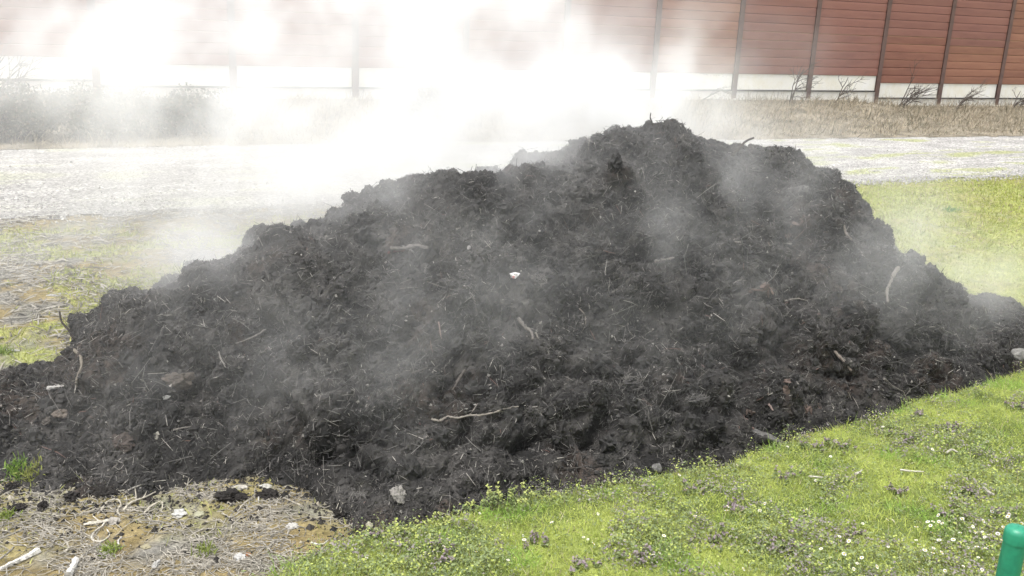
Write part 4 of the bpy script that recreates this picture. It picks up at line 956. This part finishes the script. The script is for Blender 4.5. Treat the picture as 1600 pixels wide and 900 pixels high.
# ------------------------------------------------------------------ green fence post beside the camera
d_ = fw + RT * ((1591 - 800) / FPX) + UP * ((450 - 822) / FPX); top_ = CAMPOS + d_ * 1.9
gz_ = float(ground_z(np.array([top_.x]), np.array([top_.y]))[0])
fp = thing('fence_post', 'green coated round metal fence post at the bottom right', 'fence post', (top_.x, top_.y, gz_))
H_ = top_.z - gz_; R_ = 0.0215
m, nt, b = new_mat('green_coating'); n5 = noise_tex(nt, 25, 4); nt.links.new(ramp(nt, n5.outputs[0], [(0.25, (0.012, 0.15, 0.088)), (0.45, (0.017, 0.21, 0.12)), (0.7, (0.024, 0.25, 0.145)), (0.78, (0.06, 0.26, 0.17))]), b.inputs['Base Color']); b.inputs['Roughness'].default_value = 0.42
M['green'] = m
g = Geo(); g.tube([(0, 0, -0.3), (0, 0, H_ * 0.5), (0, 0, H_ - 0.028)], [R_] * 3, 28, None, False); add('tube', g.mesh('tube', True), M['green'], fp)
g = Geo(); prof = [(R_ + 0.0016, -0.034), (R_ + 0.0016, -0.014), (R_ + 0.0006, -0.009), (R_ * 0.86, -0.004), (R_ * 0.5, -0.0006), (0.0008, 0.0)]
vv = [(r_ * math.cos(a_), r_ * math.sin(a_), H_ + z_) for r_, z_ in prof for a_ in np.arange(28) / 28 * 2 * PI]; ff = [(i * 28 + k, i * 28 + (k + 1) % 28, (i + 1) * 28 + (k + 1) % 28, (i + 1) * 28 + k) for i in range(5) for k in range(28)]
g.put(vv, None, ff); add('cap', g.mesh('cap', True), M['green'], fp)

# ------------------------------------------------------------------ the steam over and behind the heap
STEAM_STEP, STEAM_VOXEL = 2.6, 0.11
STEAM = [  # centre, radii, density
    ((5.9, 11.3, 2.6), (1.0, 1.5, 1.2), 0.85), ((5.4, 12.4, 4.0), (1.2, 1.6, 0.9), 0.45), ((7.15, 10.9, 2.2), (0.75, 1.0, 0.6), 1.3),
    ((3.4, 13.5, 1.8), (2.4, 2.2, 1.0), 0.5), ((5.0, 11.0, 1.9), (1.7, 0.9, 0.55), 0.55), ((1.35, 16.0, 3.0), (1.3, 2.2, 0.8), 0.6), ((-1.8, 18.5, 2.2), (3.2, 3.0, 1.6), 0.19),
    ((4.3, 15.0, 3.4), (2.2, 2.0, 1.0), 0.42), ((0.2, 12.0, 0.8), (2.4, 2.4, 0.5), 0.09), ((8.5, 11.4, 3.0), (1.4, 1.0, 0.8), 0.30), ((11.5, 13.5, 3.3), (3.2, 2.0, 1.2), 0.03),
    ((5.6, 9.1, 2.2), (2.2, 0.7, 0.5), 0.55), ((7.3, 7.7, 1.7), (1.6, 0.9, 0.9), 0.20), ((9.8, 7.3, 0.7), (0.9, 0.6, 0.5), 0.20),
    ((2.0, 7.1, 0.9), (1.5, 0.7, 0.6), 0.14), ((1.6, 9.1, 1.35), (1.5, 0.6, 0.45), 0.55), ((3.4, 8.9, 1.95), (1.5, 0.6, 0.4), 0.50), ((4.6, 7.4, 1.5), (2.6, 0.9, 0.8), 0.13), ((8.6, 6.9, 1.0), (1.7, 0.7, 0.7), 0.15),
    ((4.5, 6.6, 0.9), (4.5, 1.0, 1.0), 0.05)]
m = bpy.data.materials.new('steam'); m.use_nodes = True; nt = m.node_tree
for n_ in list(nt.nodes): nt.nodes.remove(n_)
out = node(nt, 'ShaderNodeOutputMaterial'); pv = node(nt, 'ShaderNodeVolumePrincipled')
pv.inputs['Color'].default_value = (0.992, 0.994, 0.996, 1); pv.inputs['Anisotropy'].default_value = 0.0
pv.inputs['Density'].default_value = 1.0; pv.inputs['Density Attribute'].default_value = 'density'
nt.links.new(pv.outputs[0], out.inputs['Volume'])
m.cycles.volume_step_rate = STEAM_STEP
M['steam'] = m
BOX = ((-8.0, 5.3, -0.3), (17.0, 24.0, 7.0))
gt = bpy.data.node_groups.new('steam_field', 'GeometryNodeTree')
gt.interface.new_socket('Geometry', in_out='INPUT', socket_type='NodeSocketGeometry')
gt.interface.new_socket('Geometry', in_out='OUTPUT', socket_type='NodeSocketGeometry')
nt = gt; gout = node(nt, 'NodeGroupOutput'); pos = node(nt, 'GeometryNodeInputPosition').outputs[0]
nw = noise_tex(nt, 0.55, 3, 0.55, vec=pos)
sub = node(nt, 'ShaderNodeVectorMath', operation='SUBTRACT'); nt.links.new(nw.outputs['Color'], sub.inputs[0]); sub.inputs[1].default_value = (0.5, 0.5, 0.5)
scl = node(nt, 'ShaderNodeVectorMath', operation='SCALE'); nt.links.new(sub.outputs[0], scl.inputs[0]); scl.inputs['Scale'].default_value = 1.5
wp = node(nt, 'ShaderNodeVectorMath', operation='ADD'); nt.links.new(pos, wp.inputs[0]); nt.links.new(scl.outputs[0], wp.inputs[1])
total = None
for c0, r0, a0 in STEAM:
    s1 = node(nt, 'ShaderNodeVectorMath', operation='SUBTRACT'); nt.links.new(wp.outputs[0], s1.inputs[0]); s1.inputs[1].default_value = c0
    s2 = node(nt, 'ShaderNodeVectorMath', operation='DIVIDE'); nt.links.new(s1.outputs[0], s2.inputs[0]); s2.inputs[1].default_value = r0
    s3 = node(nt, 'ShaderNodeVectorMath', operation='DOT_PRODUCT'); nt.links.new(s2.outputs[0], s3.inputs[0]); nt.links.new(s2.outputs[0], s3.inputs[1])
    e1 = node(nt, 'ShaderNodeMath', operation='POWER'); e1.inputs[0].default_value = math.exp(-1.0); nt.links.new(s3.outputs['Value'], e1.inputs[1])
    e2 = node(nt, 'ShaderNodeMath', operation='MULTIPLY_ADD'); nt.links.new(e1.outputs[0], e2.inputs[0]); e2.inputs[1].default_value = a0
    if total is None: e2.inputs[2].default_value = -0.012
    else: nt.links.new(total, e2.inputs[2])
    total = e2.outputs[0]
nf = noise_tex(nt, 0.95, 4, 0.62, vec=wp.outputs[0])
mr = node(nt, 'ShaderNodeMapRange', interpolation_type='SMOOTHSTEP'); nt.links.new(nf.outputs[0], mr.inputs[0])
mr.inputs[1].default_value = 0.36; mr.inputs[2].default_value = 0.66; mr.inputs[3].default_value = 0.2; mr.inputs[4].default_value = 1.7
# finer torn wisps, drawn out along the drift up and to the left
mp = node(nt, 'ShaderNodeVectorRotate', rotation_type='AXIS_ANGLE'); mp.inputs['Axis'].default_value = (0, 1, 0); mp.inputs['Angle'].default_value = math.radians(-35); nt.links.new(wp.outputs[0], mp.inputs['Vector'])
st_ = node(nt, 'ShaderNodeVectorMath', operation='MULTIPLY'); nt.links.new(mp.outputs[0], st_.inputs[0]); st_.inputs[1].default_value = (1.9, 1.6, 0.75)
nf2 = noise_tex(nt, 1.0, 4, 0.6, vec=st_.outputs[0])
mr2 = node(nt, 'ShaderNodeMapRange', interpolation_type='SMOOTHSTEP'); nt.links.new(nf2.outputs[0], mr2.inputs[0])
mr2.inputs[1].default_value = 0.36; mr2.inputs[2].default_value = 0.66; mr2.inputs[3].default_value = 0.15; mr2.inputs[4].default_value = 1.6
dm0 = node(nt, 'ShaderNodeMath', operation='MULTIPLY'); nt.links.new(mr.outputs[0], dm0.inputs[0]); nt.links.new(mr2.outputs[0], dm0.inputs[1])
dm = node(nt, 'ShaderNodeMath', operation='MULTIPLY'); nt.links.new(total, dm.inputs[0]); nt.links.new(dm0.outputs[0], dm.inputs[1])
dx = node(nt, 'ShaderNodeMath', operation='MAXIMUM'); nt.links.new(dm.outputs[0], dx.inputs[0]); dx.inputs[1].default_value = 0.0
vcube = node(nt, 'GeometryNodeVolumeCube'); nt.links.new(dx.outputs[0], vcube.inputs['Density'])
vcube.inputs['Min'].default_value = BOX[0]; vcube.inputs['Max'].default_value = BOX[1]
for k, ax in enumerate('XYZ'): vcube.inputs['Resolution ' + ax].default_value = int((BOX[1][k] - BOX[0][k]) / STEAM_VOXEL)
sm = node(nt, 'GeometryNodeSetMaterial'); sm.inputs['Material'].default_value = M['steam']
nt.links.new(vcube.outputs[0], sm.inputs['Geometry']); nt.links.new(sm.outputs[0], gout.inputs[0])
g = Geo(); g.box(BOX[0][0], BOX[1][0], BOX[0][1], BOX[1][1], BOX[0][2], BOX[1][2])
st = add('steam', g.mesh('steam'), M['steam'], kind='stuff', label='white steam rising from the heap and drifting left behind it', category='steam')
st.modifiers.new('steam_field', 'NODES').node_group = gt
